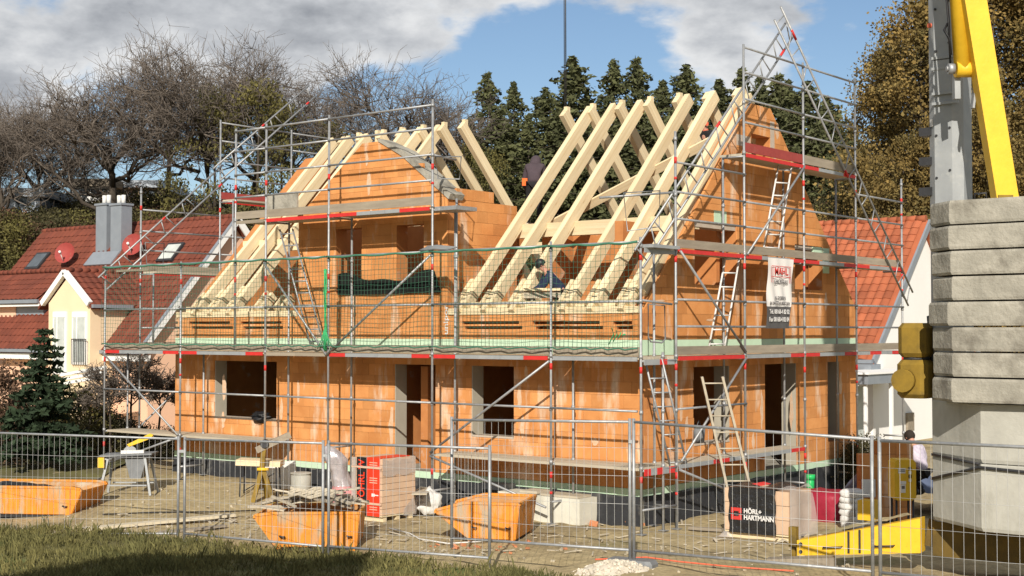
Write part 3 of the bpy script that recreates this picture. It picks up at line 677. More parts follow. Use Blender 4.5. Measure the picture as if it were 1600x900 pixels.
loop([(-15.98, 1.15, 5.95), (-15.98, 1.75, 5.95), (-15.98, 1.72, 5.4), (-15.98, 1.2, 5.4)])
board((-15.9, .35, 5.18), (-14.6, .35, 5.18), .05, .28); 
# grey bundle on the rail and dark sheet painting a cast shadow on the dormer wall
# ---------------------------------------------------------------- safety net
def net(name, segs, label, cell=.10):
    root = empty(name, (segs[0][0][0], segs[0][0][1], 3.3), label, 'net')
    for p, q in segs:
        p, q = V(p), V(q); ln = (q-p).length; n = int(ln/cell); zb, zt = 3.36, 5.27; m = int((zt-zb)/cell)
        nrm = V((q-p)).cross(V((0,0,1))).normalized(); b = MB()
        def P(u, v):
            sag = .05*math.sin(math.pi*u)*(1-v)+.02*math.sin(u*9+v*5)
            return p+(q-p)*u+V((0,0,zb+(zt-zb)*v-.05*math.sin(math.pi*u)*math.sin(math.pi*v)-.03*abs(math.sin(u*math.pi*3))*(v > .95)))+nrm*(.05+sag)
        for i in range(n+1): b.path([P(i/n, j/6)+V((.012*MN.noise(V((i*.7, j*.9, 0))),0,0)) for j in range(7)], .0037, 3)
        for j in range(m+1): b.path([P(i/16, j/m)+V((0,0,.02*MN.noise(V((i*.5, j*.6, 3))))) for i in range(17)], .0037, 3)
        tag(b.build('net_panel', M['net'], root), kind='stuff')
        h = MB().path([P(i/16, 1) for i in range(17)], .022, 5); h.build('hem_rope', M['net'], root)
        MB().path([P(i/16, 0)+V((0,0,.02*math.sin(i*2.1)-.02)) for i in range(17)], .015, 5).build('hem_rope', M['net'], root)
    b = MB(); cords = []
    for k in range(4): b.path([(-8.02+.03*math.sin(k*2+j), -.08-.01*k, 3.25+j*.25) for j in range(8)], .013, 5)
    for k in range(6): b.path([(-8.25+.09*k, -.1, 3.28+.1*random.random()), (-8.1+.04*k, -.12, 3.5), (-8.02, -.1, 3.75)], .012, 4)
    b.build('green_cord', M['rope'], root); b = MB()
    for k in range(4): b.path([(-.62+.1*k, -.12, 3.42+.05*k), (-.5+.07*k, -.13, 3.6), (-.55+.1*k, -.12, 3.72-.04*k)], .012, 4)
    b.build('green_cord', M['rope'], root)
    return root
sg = [((XP[a], -.05, 0), (XP[c], -.05, 0)) for a, c in zip('ABCDEF', 'BCDEFG')]
net('safety_net', sg, 'green safety net strung along the front scaffold platform under its top rail')
tp = MB()  # added flat sheet: the shadow across the dormer openings drawn as a shape
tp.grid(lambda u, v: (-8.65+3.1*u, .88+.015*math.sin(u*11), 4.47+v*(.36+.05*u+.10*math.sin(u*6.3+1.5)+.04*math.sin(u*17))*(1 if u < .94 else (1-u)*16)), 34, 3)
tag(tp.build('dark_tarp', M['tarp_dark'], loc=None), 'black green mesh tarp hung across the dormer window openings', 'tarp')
bd = MB()
for k in range(5): bd.path([(-5.35+.03*k, -.03, 5.30+.012*(k%2)), (-5.15, -.07+.02*k, 5.315+.012*k), (-4.9, -.06+.02*k, 5.33+.012*k), (-4.55+.05*k, -.03, 5.30+.008*k)], [.02, .038, .034, .018], 6)
tag(bd.build('rolled_netting', M['grey_plastic']), 'grey bundle of rolled netting tied to the net rail', 'netting')

# ---------------------------------------------------------------- banner
def text(body, size, mat, parent, o, ux, uy, off=.004, depth=.0015, align='CENTER', sx=1., bold=0., name='lettering', fit=0):
    cu = bpy.data.curves.new('t', 'FONT'); cu.body = body; cu.size = size; cu.align_x = align; cu.align_y = 'CENTER'; cu.extrude = depth; cu.offset = bold
    ob = bpy.data.objects.new('t', cu); COL.objects.link(ob); dg = bpy.context.evaluated_depsgraph_get(); dg.update()
    me = bpy.data.meshes.new_from_object(ob.evaluated_get(dg)); bpy.data.objects.remove(ob); me.name = name
    xs_ = [v.co.x for v in me.vertices]
    if fit: sx = fit/(max(xs_)-min(xs_))
    me.materials.clear(); me.materials.append(mat)
    ux, uy = V(ux).normalized(), V(uy).normalized(); n = ux.cross(uy); o = V(o)+n*off
    Mx = Matrix(((ux.x*sx, uy.x, n.x, o.x), (ux.y*sx, uy.y, n.y, o.y), (ux.z*sx, uy.z, n.z, o.z), (0,0,0,1)))
    return inst(me, name, parent, Mx)
bx = GX+.075
by0, by1, bz0, bz1 = 4.43, 5.55, 3.72, 5.17
bn = empty('scaffold_banner', (bx, 5.0, bz0), 'white and grey advertising banner of the scaffolder hung on the gable rails', 'banner')
def bsurf(u, v):
    k = .018*math.sin((u*1.0+v*.55)*17)*(.3+.7*math.sin(math.pi*v)); lean = -.10*(1-v)+.0
    wd = 1-.10*(1-v)
    return V((bx+k, by0+lean+.06+(by1-by0)*u*wd, bz0+(bz1-bz0)*v))
b = MB(); b.grid(lambda u, v: bsurf(u, .31+.69*v), 24, 16); b.build('cloth', M['paper'], bn)
b = MB(); b.grid(lambda u, v: bsurf(u, .31*v), 24, 8); b.build('cloth', M['bannergrey'], bn)
def bt(body, v, size, mat, sx=1., bold=0): 
    c = bsurf(.5, v); return text(body, size, M[mat], bn, (bx+.024, c.y, c.z), (0,1,0), (0,0,1), fit=sx, bold=bold)
c_ = onY(697, 522, HY0); text('unipor', .17, M['print_white'], house, (c_.x, HY0-.004, c_.z+.30), (0,0,1), (-1,0,0), .001, fit=.62, bold=.003)
bt('MAHL', .81, .21, 'print_red', .58, .003)
for v in (.735, .885): c = bsurf(.5, v); MB().bx((bx+.024, c.y-.42, c.z-.006), (bx+.026, c.y+.42, c.z+.006)).build('printed_line', M['print_red'], bn)
for s in (-1, 1):
    c = bsurf(.5, .80); c2 = bsurf(.5, .60)
    for dy in (.36, .42): MB().bx((bx+.024, c.y+s*dy-.005, c2.z+.07), (bx+.026, c.y+s*dy+.005, c.z+.12)).build('printed_line', M['print_red'], bn)
bt('GERÜSTBAU', .66, .13, 'print_grey', .60, .001)
bt('ALZGERN', .43, .10, 'print_grey', .48, .001); bt('84 UNTERNEUKIRCHEN', .355, .09, 'print_grey', .86, .001)
bt('Tel. 08168-4 82 02', .235, .13, 'print_white', .86, .002); bt('Fax 08168-4 82 04', .125, .13, 'print_white', .86, .002)

# ---------------------------------------------------------------- ladders
def ladder(foot, head, width, n, label, mat='steel', r=.02, wdir=(1,0,0), taper=1., flat=False, splay=None):
    foot, head, wd = V(foot), V(head), V(wdir).normalized()
    o = empty('ladder', foot, label, 'ladder')
    for s in (-1, 1):
        a, c = foot+wd*s*width/2, head+wd*s*width/2*taper
        if flat: MB().beam(a, c, .045, .075, wd.cross(head-foot)).build('rail', M[mat], o)
        else: MB().tube(a, c, r, 7).build('rail', M[mat], o)
    for i in range(n):
        t = (i+.6)/n; p = foot+(head-foot)*t; w = width/2*(1+(taper-1)*t)
        MB().tube(p-wd*w, p+wd*w, r*.8, 6).build('rung', M[mat], o)
    return o
ladder(onY(497,545,.30), onY(447,358,.30), .42, 10, 'aluminium ladder leaning left of the green cord up to the dormer platform', wdir=(1,0,0))
ladder((-.12, 2.85, 3.24), (-.12, 3.55, 5.22), .40, 7, 'white ladder on the main platform left of the banner', 'white', wdir=(.35,1,0), taper=.9)
ladder((-.10, 5.05, 5.24), (-.10, 5.75, 7.20), .42, 7, 'white ladder below the red board of the top platform', 'white', wdir=(.35,1,0), taper=.9)
ladder(onX(1062,735,.0)+V((0,0,0)), onX(1022,560,.0)+V((-.02,0,0)), .36, 8, 'grey ladder standing in the corner bay of the scaffold', 'steel', wdir=(.5,1,0))
f1 = gp(1158, 782); 
ladder(V((.72, 2.55, ground(.72, 2.55))), V((.32, 1.95, 2.80)), .46, 9, 'tall wooden ladder leaning on the gable scaffold beside the black wrapped pallet', 'deck', wdir=(.75,.66,0), taper=.85, flat=True)
# ---------------------------------------------------------------- tower crane standing right of the house
cr = empty('tower_crane', (6.9, -1.6, ground(6.9, -1.6)), 'yellow and galvanised tower crane foot with stacked concrete ballast slabs', 'crane')
def cbox(a, b, name, mat, bev=0): return MB().bx(a, b).build(name, M[mat], cr)
def octo(cx, cy, w, d, c): return [(cx-w+c, cy-d), (cx+w-c, cy-d), (cx+w, cy-d+c), (cx+w, cy+d-c), (cx+w-c, cy+d), (cx-w+c, cy+d), (cx-w, cy+d-c), (cx-w, cy-d+c)]
mc = (6.11, -1.0)
pl = octo(mc[0], mc[1], .255, .29, .125)
MB().prism([(x, y, .9) for x, y in pl], (0, 0, 15.5)).build('mast', M['zinc'], cr)
for y in (80, 97, 137, 153):
    z = at(1483, y, 19.8).z; cbox((mc[0]-.15, mc[1]-.335, z-.02), (mc[0]+.24, mc[1]-.29, z+.02), 'mast_band', 'zinc')
cbox((mc[0]-.13, mc[1]-.325, at(0,135,19.8).z), (mc[0]+.13, mc[1]-.295, at(0,84,19.8).z), 'cover_plate', 'zinc')
for y in (207, 253, 300):
    p = at(1450, y, 20.6); cbox((p.x-.10, p.y-.1, p.z-.06), (p.x+.28, p.y+.1, p.z+.06), 'mast_bracket', 'dark')
MB().box((mc[0]-.195, mc[1]-.235, at(0,185,20).z), (.08, .012, .11), -.785).build('small_plate', M['white'], cr)
MB().tube((mc[0]-.18, mc[1]-.20, at(0,26,20).z-.03), (mc[0]-.22, mc[1]-.26, at(0,26,20).z-.03), .035, 8).build('marker_lamp', M['coral'], cr)
# hydraulic ram and raking strut
a = at(1504, 108, 19.35); t = at(1494, -60, 19.35); up = (t-a).normalized()
rm = MB().tube(a, a+up*5.5, .115, 16).tube(a+RT*.19, a-RT*.10, .115, 14, 0); rm.build('hydraulic_ram', M['yellow'], cr)
MB().tube(a-RT*.12-FW*.02, a-RT*.21-FW*.02, .075, 12).tube(a-RT*.21-FW*.02, a-RT*.235-FW*.02, .04, 8).build('ram_pin', M['steel'], cr)
MB().beam(a+RT*.22+V((0,0,.1)), a+RT*.13+V((0,0,-.55)), .03, .12, FW).build('ram_bracket', M['zinc'], cr)
MB().beam(a-RT*.06+FW*.1+V((0,0,.0)), a-RT*.05+FW*.12+V((0,0,-.4)), .08, .12, FW).build('ram_bracket', M['zinc'], cr)
MB().path([a-RT*.15+FW*.05+up*k*.7+RT*.012*math.sin(k*2.) for k in range(8)], .018, 6).build('hydraulic_hose', M['black'], cr)
MB().path([a-RT*.19+FW*.05+V((0,0,.65)), a-RT*.25+V((0,0,.55)), a-RT*.18+V((0,0,.42)), a-RT*.16+V((0,0,.2))], .02, 6).build('hydraulic_hose', M['black'], cr)
b0, b1 = at(1571, 316, 19.2), at(1520, 0, 19.2)
MB().beam(b0, b0+(b1-b0)*1.9, .30, .24, FW).build('raking_strut', M['yellow'], cr)
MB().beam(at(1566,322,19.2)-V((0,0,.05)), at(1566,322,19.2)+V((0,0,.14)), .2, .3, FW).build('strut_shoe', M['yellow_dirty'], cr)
# eight ballast slabs, each a little out of line with the next
random.seed(5)
z0s = at(1487, 630, 19).z; z1s = at(1487, 312, 19).z; hs = (z1s-z0s)/8
for i in range(8):
    dx, dy = random.uniform(-.035, .03), random.uniform(-.03, .03)
    pl = [(6.64, -2.47), (9.0, -2.47), (9.4, -2.1), (9.4, -1.42), (6.40, -1.42), (6.22, -1.6), (6.22, -2.08)]
    b = MB(); zz = z0s+i*hs; bt_, tp_ = zz+.014, zz+hs-.010
    cx, cy = 7.8, -1.95; ring = lambda k, z: [(cx+(x-cx)*k+dx, cy+(y-cy)*k+dy, z) for x, y in pl]
    n = len(pl); vs = ring(.985, bt_)+ring(1, bt_+.035)+ring(1, tp_-.035)+ring(.985, tp_)
    b.add(vs, [tuple(reversed(range(n)))]+[(j*n+i2, j*n+(i2+1)%n, (j+1)*n+(i2+1)%n, (j+1)*n+i2) for j in range(3) for i2 in range(n)]+[tuple(3*n+i2 for i2 in range(n))])
    b.build('ballast_slab', M['concrete'], cr)
zb0, zbm, zb1 = .95, at(0, 722, 19.2).z, z0s-.01
bl = [(6.97, -2.26), (9.3, -2.30), (9.9, -1.6), (9.9, -1.1), (6.5, -1.1), (6.0, -1.35), (5.99, -1.5)]
for za, zc in ((zb0, zbm-.006), (zbm+.006, zb1)):
    b = MB(); n = len(bl); ring = lambda k, z: [(7.8+(x-7.8)*k, -1.8+(y+1.8)*k, z) for x, y in bl]
    vs = ring(.975, za)+ring(1, za+.05)+ring(1, zc-.02)+ring(.99, zc)
    b.add(vs, [tuple(reversed(range(n)))]+[(j*n+i2, j*n+(i2+1)%n, (j+1)*n+(i2+1)%n, (j+1)*n+i2) for j in range(3) for i2 in range(n)]+[tuple(3*n+i2 for i2 in range(n))])
    b.build('ballast_block', M['concrete_light'], cr)
MB().path([V((5.975, -1.51, zbm-.33)), V((6.96, -2.285, zbm-.05)), V((9.3, -2.33, zbm-.14))], .022, 6).build('wire_rope', M['dark'], cr)
MB().path([V((5.985, -1.52, zbm+.02)), V((6.96, -2.29, zbm-.005))], .02, 5).build('wire_rope', M['dark'], cr)
# slew drive housing hung on the mast's left
q = at(1432, 560, 20.55)
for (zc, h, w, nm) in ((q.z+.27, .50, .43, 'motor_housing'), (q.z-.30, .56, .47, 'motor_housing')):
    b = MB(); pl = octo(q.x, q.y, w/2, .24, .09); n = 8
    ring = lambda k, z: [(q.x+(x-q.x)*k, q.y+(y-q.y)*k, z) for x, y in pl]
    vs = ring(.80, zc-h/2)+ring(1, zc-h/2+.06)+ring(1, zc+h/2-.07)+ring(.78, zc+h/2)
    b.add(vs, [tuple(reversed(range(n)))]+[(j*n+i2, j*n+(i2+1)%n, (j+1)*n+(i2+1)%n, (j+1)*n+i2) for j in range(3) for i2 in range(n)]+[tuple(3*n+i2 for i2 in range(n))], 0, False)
    b.build(nm, M['yellow_dirty'], cr)  # the motor's shade is put into this darker paint
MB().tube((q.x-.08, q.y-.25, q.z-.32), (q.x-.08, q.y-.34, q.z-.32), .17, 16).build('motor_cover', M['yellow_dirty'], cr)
MB().tube((q.x, q.y, q.z-.03), (q.x, q.y, q.z+.03), .19, 12).build('motor_flange', M['dark'], cr)
MB().prism([(q.x+.12, q.y+.1, q.z+.62), (q.x+.42, q.y+.1, q.z+.72), (q.x+.42, q.y+.1, q.z-1.35), (q.x+.35, q.y+.1, q.z-.62), (q.x+.2, q.y+.1, q.z-.60)], (0, .1, 0)).build('mast_gusset', M['dark'], cr)
# undercarriage with outrigger arms
cbox((5.9, -1.3, .40), (9.6, -1.0, .90), 'undercarriage', 'under')
def arm(p, q, h0, h1, w):
    p, q = V(p), V(q); d, s, u, l = frame(p, q); b = MB()
    pts = [p, q, q+V((0,0,h1)), p+(q-p)*.12+V((0,0,h0*1.5)), p+V((0,0,h0*1.35))]
    b.prism([x-s*w/2 for x in pts], s*w); o = b.build('outrigger_arm', M['yellow'], cr)
    for t in (.43, .52): c = p+(q-p)*t; hh = h0*1.5+(h1-h0*1.5)*t; MB().beam(c-s*(w/2+.004)+V((0,0,.02)), c-s*(w/2+.004)+V((0,0,hh-.02)), .03, .02, s).beam(c+s*(w/2+.004)+V((0,0,.02)), c+s*(w/2+.004)+V((0,0,hh-.02)), .03, .02, s).build('weld_rib', M['dark'], o)
    for t in (.30, .72):
        for e_ in (-1, 1): c = p+(q-p)*t+V((0,0,.12)); MB().path([c-d*.14+s*e_*(w/2), c-d*.14+s*e_*(w/2+.05), c+d*.14+s*e_*(w/2+.05), c+d*.14+s*e_*(w/2)], .012, 5).build('grab_handle', M['dark'], o)
    b = MB()
    for k in (.25, .75): b.tube(p+d*.06-s*(w/2+.012)+V((0,0,h0*1.35*k)), p+d*.06+s*(w/2+.012)+V((0,0,h0*1.35*k)), .03, 8)
    b.build('arm_pin', M['dark'], o)
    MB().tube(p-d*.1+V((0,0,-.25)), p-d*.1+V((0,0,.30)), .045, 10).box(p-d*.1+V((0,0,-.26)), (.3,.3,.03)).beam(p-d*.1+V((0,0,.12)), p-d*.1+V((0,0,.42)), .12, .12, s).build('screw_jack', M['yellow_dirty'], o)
    return o
p, q2 = at(1250, 866, 21.4), at(1442, 862, 20.5); arm(p, q2, .17, .50, .30)
arm((9.2, 1.2, .36), (8.3, -.9, .36), .17, .46, .3)
MB().bx((5.9, -1.0, .36), (8.7, -.55, .84)).build('undercarriage', M['under'], cr)
MB().beam(q2+V((-.02,.25,.28)), V((6.3, -.9, .62)), .3, .40).build('undercarriage', M['under'], cr)
b = MB(); random.seed(3)
mudc = tag(b.grid(lambda u, v: (p+(q2-p)*(.2+.72*u)+FW*(.02+.22*v)+V((0,0,.30+.24*u+.03*MN.noise(V((u*9, v*4, 1)))))), 18, 4).build('mud_crust', M['ground'], cr), kind='stuff')
# timber sleepers under the jack
for i, (x0, x1, y) in enumerate(((1196, 1312, 897), (1200, 1306, 872))):
    a, c = at(x0, y, 20.6+i*.5), at(x1, y-2, 20.3+i*.5)
    o = timber('sleeper', a-V((0,0,.1)), c-V((0,0,.1)), .26, .20, (0,0,1), cr, 'oldwood')
cable = empty('hoist_rope', (-5.84, 5.75, 9.0), 'thin steel hoist rope hanging from above onto the ridge end of a rafter', 'rope')
MB().tube((-5.84, 5.68, 9.0), (-5.80, 5.60, 13.4), .016, 5).tube((-5.90, 5.70, 9.0), (-5.84, 5.60, 13.4), .012, 5).build('rope', M['dark'], cable)
MB().tube((-5.82, 5.60, 13.2), (-5.82, 5.60, 13.8), .05, 8).build('swivel_hook', M['rust'], cable)

# ---------------------------------------------------------------- mobile fence panels
def fence(a, c, label, gap=0):
    (x0, t0, bt0, d0), (x1, t1, bt1, d1) = a, c
    A1, C1 = at(x0, t0, d0), at(x1, t1, d1); A0, C0 = at(x0, bt0, d0), at(x1, bt1, d1)
    A0.x, A0.y, C0.x, C0.y = A1.x, A1.y, C1.x, C1.y
    lean = V((x0*0, 0, 0))
    r = empty('mobile_fence', A0, label, 'fence', 'mobile wire fences along the edge of the site')
    for P0, P1 in ((A0, A1), (C0, C1)): MB().tube(P0, P1+V((0,0,.02)), .024, 8).build('post', M['steel'], r)
    up0, up1 = A1-A0, C1-C0
    for t, rad in ((.985, .021), (.075, .021)): MB().tube(A0+up0*t, C0+up1*t, rad, 7).build('rail', M['steel'], r)
    n = int((C1-A1).length/.128); b = MB()
    for i in range(1, n):
        u = i/n; l, h = (A0+up0*.075).lerp(C0+up1*.075, u), (A0+up0*.985).lerp(C0+up1*.985, u); b.tube(l, h, .003, 3, cap=False)
    for t in (.22, .40, .60, .80):
        pts = [A0+up0*t, (A0+up0*t).lerp(C0+up1*t, .5)+V((0,0,-.015)), C0+up1*t]; b.path(pts, .003, 3)
    tag(b.build('wire_mesh', M['wire'], r), kind='stuff'); return r
fence((-85,671,848,27.2), (279,683.5,846,25), 'fence panel at the far left before the half hidden orange skip')
fence((289,684,846,24.95), (505,690,867,22.9), 'fence panel before the skip heaped with timber offcuts')
fence((514,690,867,22.85), (765,698,886,21.2), 'fence panel before the red and black brick pallet')
fence((706,653,856,21.9), (984,656,876,19.95), 'taller standing fence panel overlapping before the scaffold corner')
fence((990,656,877,19.9), (1362,683,910,17.3), 'fence panel before the black wrapped pallet and wooden ladder')
fence((1374,685,912,17.2), (1800,704,950,15.2), 'fence panel before the crane foot at the right edge')
def foot(p, rz, label):
    p = V(p); o = MB(); pts = [(-.36,-.11),(-.28,-.15),(.28,-.15),(.36,-.11),(.36,.11),(.28,.15),(-.28,.15),(-.36,.11)]
    Rz = Matrix.Rotation(rz, 3, 'Z'); n = 8
    ring = lambda k, z: [p+Rz@V((x*k, y*k, z)) for x, y in pts]
    o.add(ring(1, 0)+ring(1, .10)+ring(.9, .15), [tuple(reversed(range(n)))]+[(j*n+i, j*n+(i+1)%n, (j+1)*n+(i+1)%n, (j+1)*n+i) for j in range(2) for i in range(n)]+[tuple(2*n+i for i in range(n))])
    return tag(o.build('fence_foot', M['grey_plastic'], loc=p), label, 'fence foot')
pf = at(987, 890, 19.9); foot(pf, YAW-.5, 'grey block foot holding two fence posts beside the white gravel heap')
pf = at(284, 852, 25); foot(pf+V((0,0,-.05)), YAW, 'grey block foot under the fence posts at the grass edge')
for x0, d, z in ((281+3, 24.97, 750),):
    MB().box(at(284, 705, 24.95), (.10, .03, .05), YAW).build('fence_clamp', M['steel'], bpy.data.objects['mobile_fence.001'])
MB().box(at(987, 690, 19.92), (.09, .03, .05), YAW).build('fence_clamp', M['steel'], bpy.data.objects['mobile_fence.003'])
MB().box(at(510, 712, 22.87), (.10, .03, .05), YAW).build('fence_clamp', M['steel'], bpy.data.objects['mobile_fence.002'])

# ---------------------------------------------------------------- skips
def skip(label, org, rz, L, H, D, tip, b0, b1, lip=.95, name='skip'):
    """tip: -1 pouring lip at the left end, 1 at the right; b0..b1 is the flat bottom; org is the front left top corner's foot"""
    r = empty(name, org, label, 'skip', None); X = V((math.cos(rz), math.sin(rz), 0)); Y = V((-math.sin(rz), math.cos(rz), 0)); o = V(org)
    P = lambda s, y, z: o+X*s+Y*y+V((0,0,z))
    z0 = .09; prof = [(b0, z0), (b1, z0), (L, H) if tip > 0 else (L, H), (0, H)]
    if tip > 0: prof = [(b0, z0), (b1, z0), (L, H*lip-.05), (L-.01, H*lip), (b1+.05, H), (0, H)]
    else: prof = [(b0, z0), (b1, z0), (L, H), (b0-.05, H), (.01, H*lip), (0, H*lip-.05)]
    t = .018
    for y in (0, D-t): MB().prism([P(s, y, z) for s, z in prof], Y*t).build('side_plate', M['orange'], r)
    n = len(prof); b = MB(); ins = MB()
    for i in range(n):
        (s0, za), (s1, zb) = prof[i], prof[(i+1)%n]
        if za > H*.6 and zb > H*.6: continue
        b.prism([P(s0, t, za), P(s1, t, zb), P(s1, D-t, zb), P(s0, D-t, za)], (P(s1,0,zb)-P(s0,0,za)).cross(Y).normalized()*-.012)
    b.build('end_plate', M['orange'], r)
    rim = MB(); top = [p for p in prof if p[1] > H*.6]
    for y in (.01, D-.01):
        for i in range(len(top)-1): rim.beam(P(top[i][0], y, top[i][1]), P(top[i+1][0], y, top[i+1][1]), .05, .045)
    s_end = 0 if tip > 0 else L; rim.beam(P(s_end, .03, H), P(s_end, D-.03, H), .05, .045)
    s_tip = prof[2] if tip > 0 else prof[-1]; rim.beam(P(s_tip[0], .03, s_tip[1]), P(s_tip[0], D-.03, s_tip[1]), .04, .04)
    rim.build('rim', M['orange'], r)
    for s in (b0+.06, b1-.06):
        MB().prism([P(s-.045, -.03, z0-.07), P(s+.045, -.03, z0-.07), P(s+.045, -.03, H-.03), P(s-.045, -.03, H-.03)], Y*.03).build('stiffener', M['orange'], r)
        for y in (.02, D-.12): MB().box(P(s, y+.05, .045), (.10, .10, .09), rz).build('foot', M['orange'], r)
    for y in (.10, D-.20): MB().beam(P(b0+.1, y, .05), P(b1-.1, y, .05), .10, .08).build('runner', M['dark'], r)
    for s in (b0+.12, b1-.12): MB().path([P(s-.03, -.035, H*.42), P(s-.03, -.08, H*.42), P(s+.05, -.08, H*.40), P(s+.05, -.035, H*.40)], .014, 5).build('lifting_lug', M['dark'], r)
    ins.prism([P(b0+.02, t+.005, z0+.02), P(b1-.02, t+.005, z0+.02), P(b1-.02, D-t-.005, z0+.02), P(b0+.02, D-t-.005, z0+.02)], (0,0,.012))
    ins.build('floor_plate', M['skipin'], r)
    lin = MB(); ip = [(s*.985+L*.007, z) for s, z in prof]; lin.prism([P(s, D-t-.006, z) for s, z in ip], Y*.004); lin.prism([P(s, t+.002, z) for s, z in ip], Y*.004)
    lin.build('lining', M['skipin'], r); return r, P
ang = YAW
def skip_at(pxl, pyb, width_px, *a, **k): pass
g = gp(680, 847); sR = 2181/((g-CAM).dot(FW))
skip('empty orange skip with a pointed lip, before the white light well', g, ang-.24, 134/sR, 62/sR, 1.35, -1, 52/sR, 127/sR, .80)
g = gp(397, 864); sM = 2181/((g-CAM).dot(FW))
rM, PM = skip('orange skip heaped with broken timber offcuts', g, ang+.02, 163/sM, 60/sM, 1.25, -1, 32/sM, 158/sM)
g = gp(-62, 808); sL = 2181/((g-CAM).dot(FW))
skip('orange skip half in shade at the left edge, before the table saw', g, ang-.12, 196/sL, 48/sL, 1.3, 1, 4/sL, 180/sL)
random.seed(21)
og = 'timber offcuts heaped in the skip'
for i in range(34):
    s, y = random.uniform(.12, 1.65), random.uniform(.12, 1.1); z = 60/sM-.04+(.30*max(0, 1-((s-.95)/.95)**2)+random.uniform(-.06, .06))*(1-.5*abs(y-.6))
    an = random.choice((0, .1, -.2, .3, 1.2, -.9))+random.uniform(-.2, .2); ln = random.uniform(.4, 1.15); w, h = random.choice(((.10,.03),(.06,.05),(.14,.025),(.05,.03)))
    c = PM(s, y, z); d = V((math.cos(YAW+an), math.sin(YAW+an), random.uniform(-.18, .18)))
    d, sd, u, l = frame(c-d*ln/2, c+d*ln/2, (random.uniform(-.5,.5), 0, 1)); b = MB(); b.box((0,0,0), (ln, w, h))
    me = b.mesh('timber_offcut', M['deck' if i%3 else 'oldwood']); o = bpy.data.objects.new('timber_offcut', me); COL.objects.link(o)
    o.matrix_world = Matrix(((d.x, sd.x, u.x, c.x), (d.y, sd.y, u.y, c.y), (d.z, sd.z, u.z, c.z), (0,0,0,1)))
    tag(o, 'broken timber offcut lying in the heap on the orange skip', 'offcut', og)
tw = MB()
for k in range(9): tw.path([PM(.55+.05*random.random()+j*.13, .12+.06*k*.5, 60/sM+.27+.035*math.sin(j*1.7+k)+.012*k) for j in range(7)], .022, 5)
tag(tw.build('sack_bundle', M['deck']), 'crumpled pale sacking on top of the timber heap in the skip', 'sacking')

# ---------------------------------------------------------------- pallets of bricks
def pallet_base(r, c, lx, ly):
    for k in range(3): MB().bx((c.x-lx+.02, c.y+.05+k*(ly-.2)/2, c.z), (c.x-.02, c.y+.15+k*(ly-.2)/2, c.z+.10)).build('pallet_runner', M['wood'], r)
    MB().bx((c.x-lx, c.y, c.z+.102), (c.x, c.y+ly, c.z+.125)).build('pallet_deck', M['wood'], r)
def brick_stack(r, c, lx, ly, h, nx, ny, nz, mat):
    zz = c.z+.13; me = {}
    for k in range(nz):
        for i in range(nx):
            for j in range(ny):
                if 0 < i < nx-1 and 0 < j and k < nz-1: continue
                if i < nx-1 and j > 0 and k < nz-1: continue
                bw, bl, bh = lx/nx, ly/ny, h/nz
                if 'm' not in me: b = MB(); b.bx((.004,.004,.004), (bw-.004, bl-.004, bh-.004)); me['m'] = b.mesh('brick', mat)
                inst(me['m'], 'brick', r, Matrix.Translation((c.x-lx+i*bw+random.uniform(-.003,.003), c.y+j*bl+random.uniform(-.003,.003), zz+k*bh)))
c = gp(597, 817); lx, ly, h = .80, .95, 1.10
r = empty('brick_pallet', c, 'tall pallet of bricks in red and black printed wrap beside the doorway', 'brick pallet')
pallet_base(r, c, lx, ly); brick_stack(r, c, lx, ly, h, 3, 4, 9, M['pallet'])
x0 = c.x-lx; z0 = c.z+.13
yf = c.y-.012
b = MB(); b.bx((x0+.12, yf, z0-.02), (x0+.385, yf+.008, z0+h+.01)); b.build('black_wrap', M['black'], r)
b = MB(); b.bx((x0+.39, yf, z0-.02), (x0+.74, yf+.008, z0+h+.012)); b.bx((x0+.39, yf+.01, z0+h+.003), (x0+.74, c.y+ly-.1, z0+h+.012)); b.build('red_wrap', M['redplastic'], r)
text('WÖHRL W', .23, M['redplastic'], r, (x0+.262, yf, z0+.60), (0,0,1), (-1,0,0), .004, bold=.004, fit=.94)
MB().bx((x0+.185, yf-.005, z0-.01), (x0+.335, yf-.003, z0+.10)).build('printed_mark', M['redplastic'], r)
for k in range(9): 
    zc = z0+.10+.045*(k%3)+(.0 if k < 3 else .52 if k < 6 else .82); MB().bx((x0+.47, yf-.003, zc), (x0+.68, yf-.001, zc+.016)).build('printed_line', M['tan_band'], r)
MB().bx((x0+.53, yf-.004, z0+.36), (x0+.61, yf-.001, z0+.42)).bx((x0+.61, yf-.004, z0+.38), (x0+.71, yf-.001, z0+.40)).build('printed_mark', M['print_white'], r)
for zc in (.20, .90): MB().bx((x0-.012, yf-.018, z0+zc), (c.x+.004, yf-.006, z0+zc+.04)).build('strap_board', M['tan_band'], r)
MB().bx((x0-.012, yf-.014, z0+.0), (x0+.10, yf-.004, z0+h)).build('film_edge', M['film'], r)
b = MB(); b.grid(lambda u, v: (c.x+.012+.008*math.sin(u*23+v*9), c.y+ly*u, z0+h*(.72+.30*v-.05*abs(math.sin(u*7)))), 14, 4); b.grid(lambda u, v: (c.x+.016+.012*math.sin(u*23+v*9), c.y+ly*(.62+.40*u), z0-.05+.30*v*(.4+u)), 10, 4); b.build('shrink_film', M['film'], r)
c = gp(1233, 849); lx, ly, h = 1.26, .85, .74
r = empty('brick_pallet', c, 'low pallet of bricks under black film with a red and white maker logo', 'brick pallet')
pallet_base(r, c, lx, ly); brick_stack(r, c, lx, ly, h, 5, 3, 3, M['pallet'])
x0 = c.x-lx; z0 = c.z+.13; yf = c.y-.014
b = MB(); xa, xb = x0+.10, x0+1.02
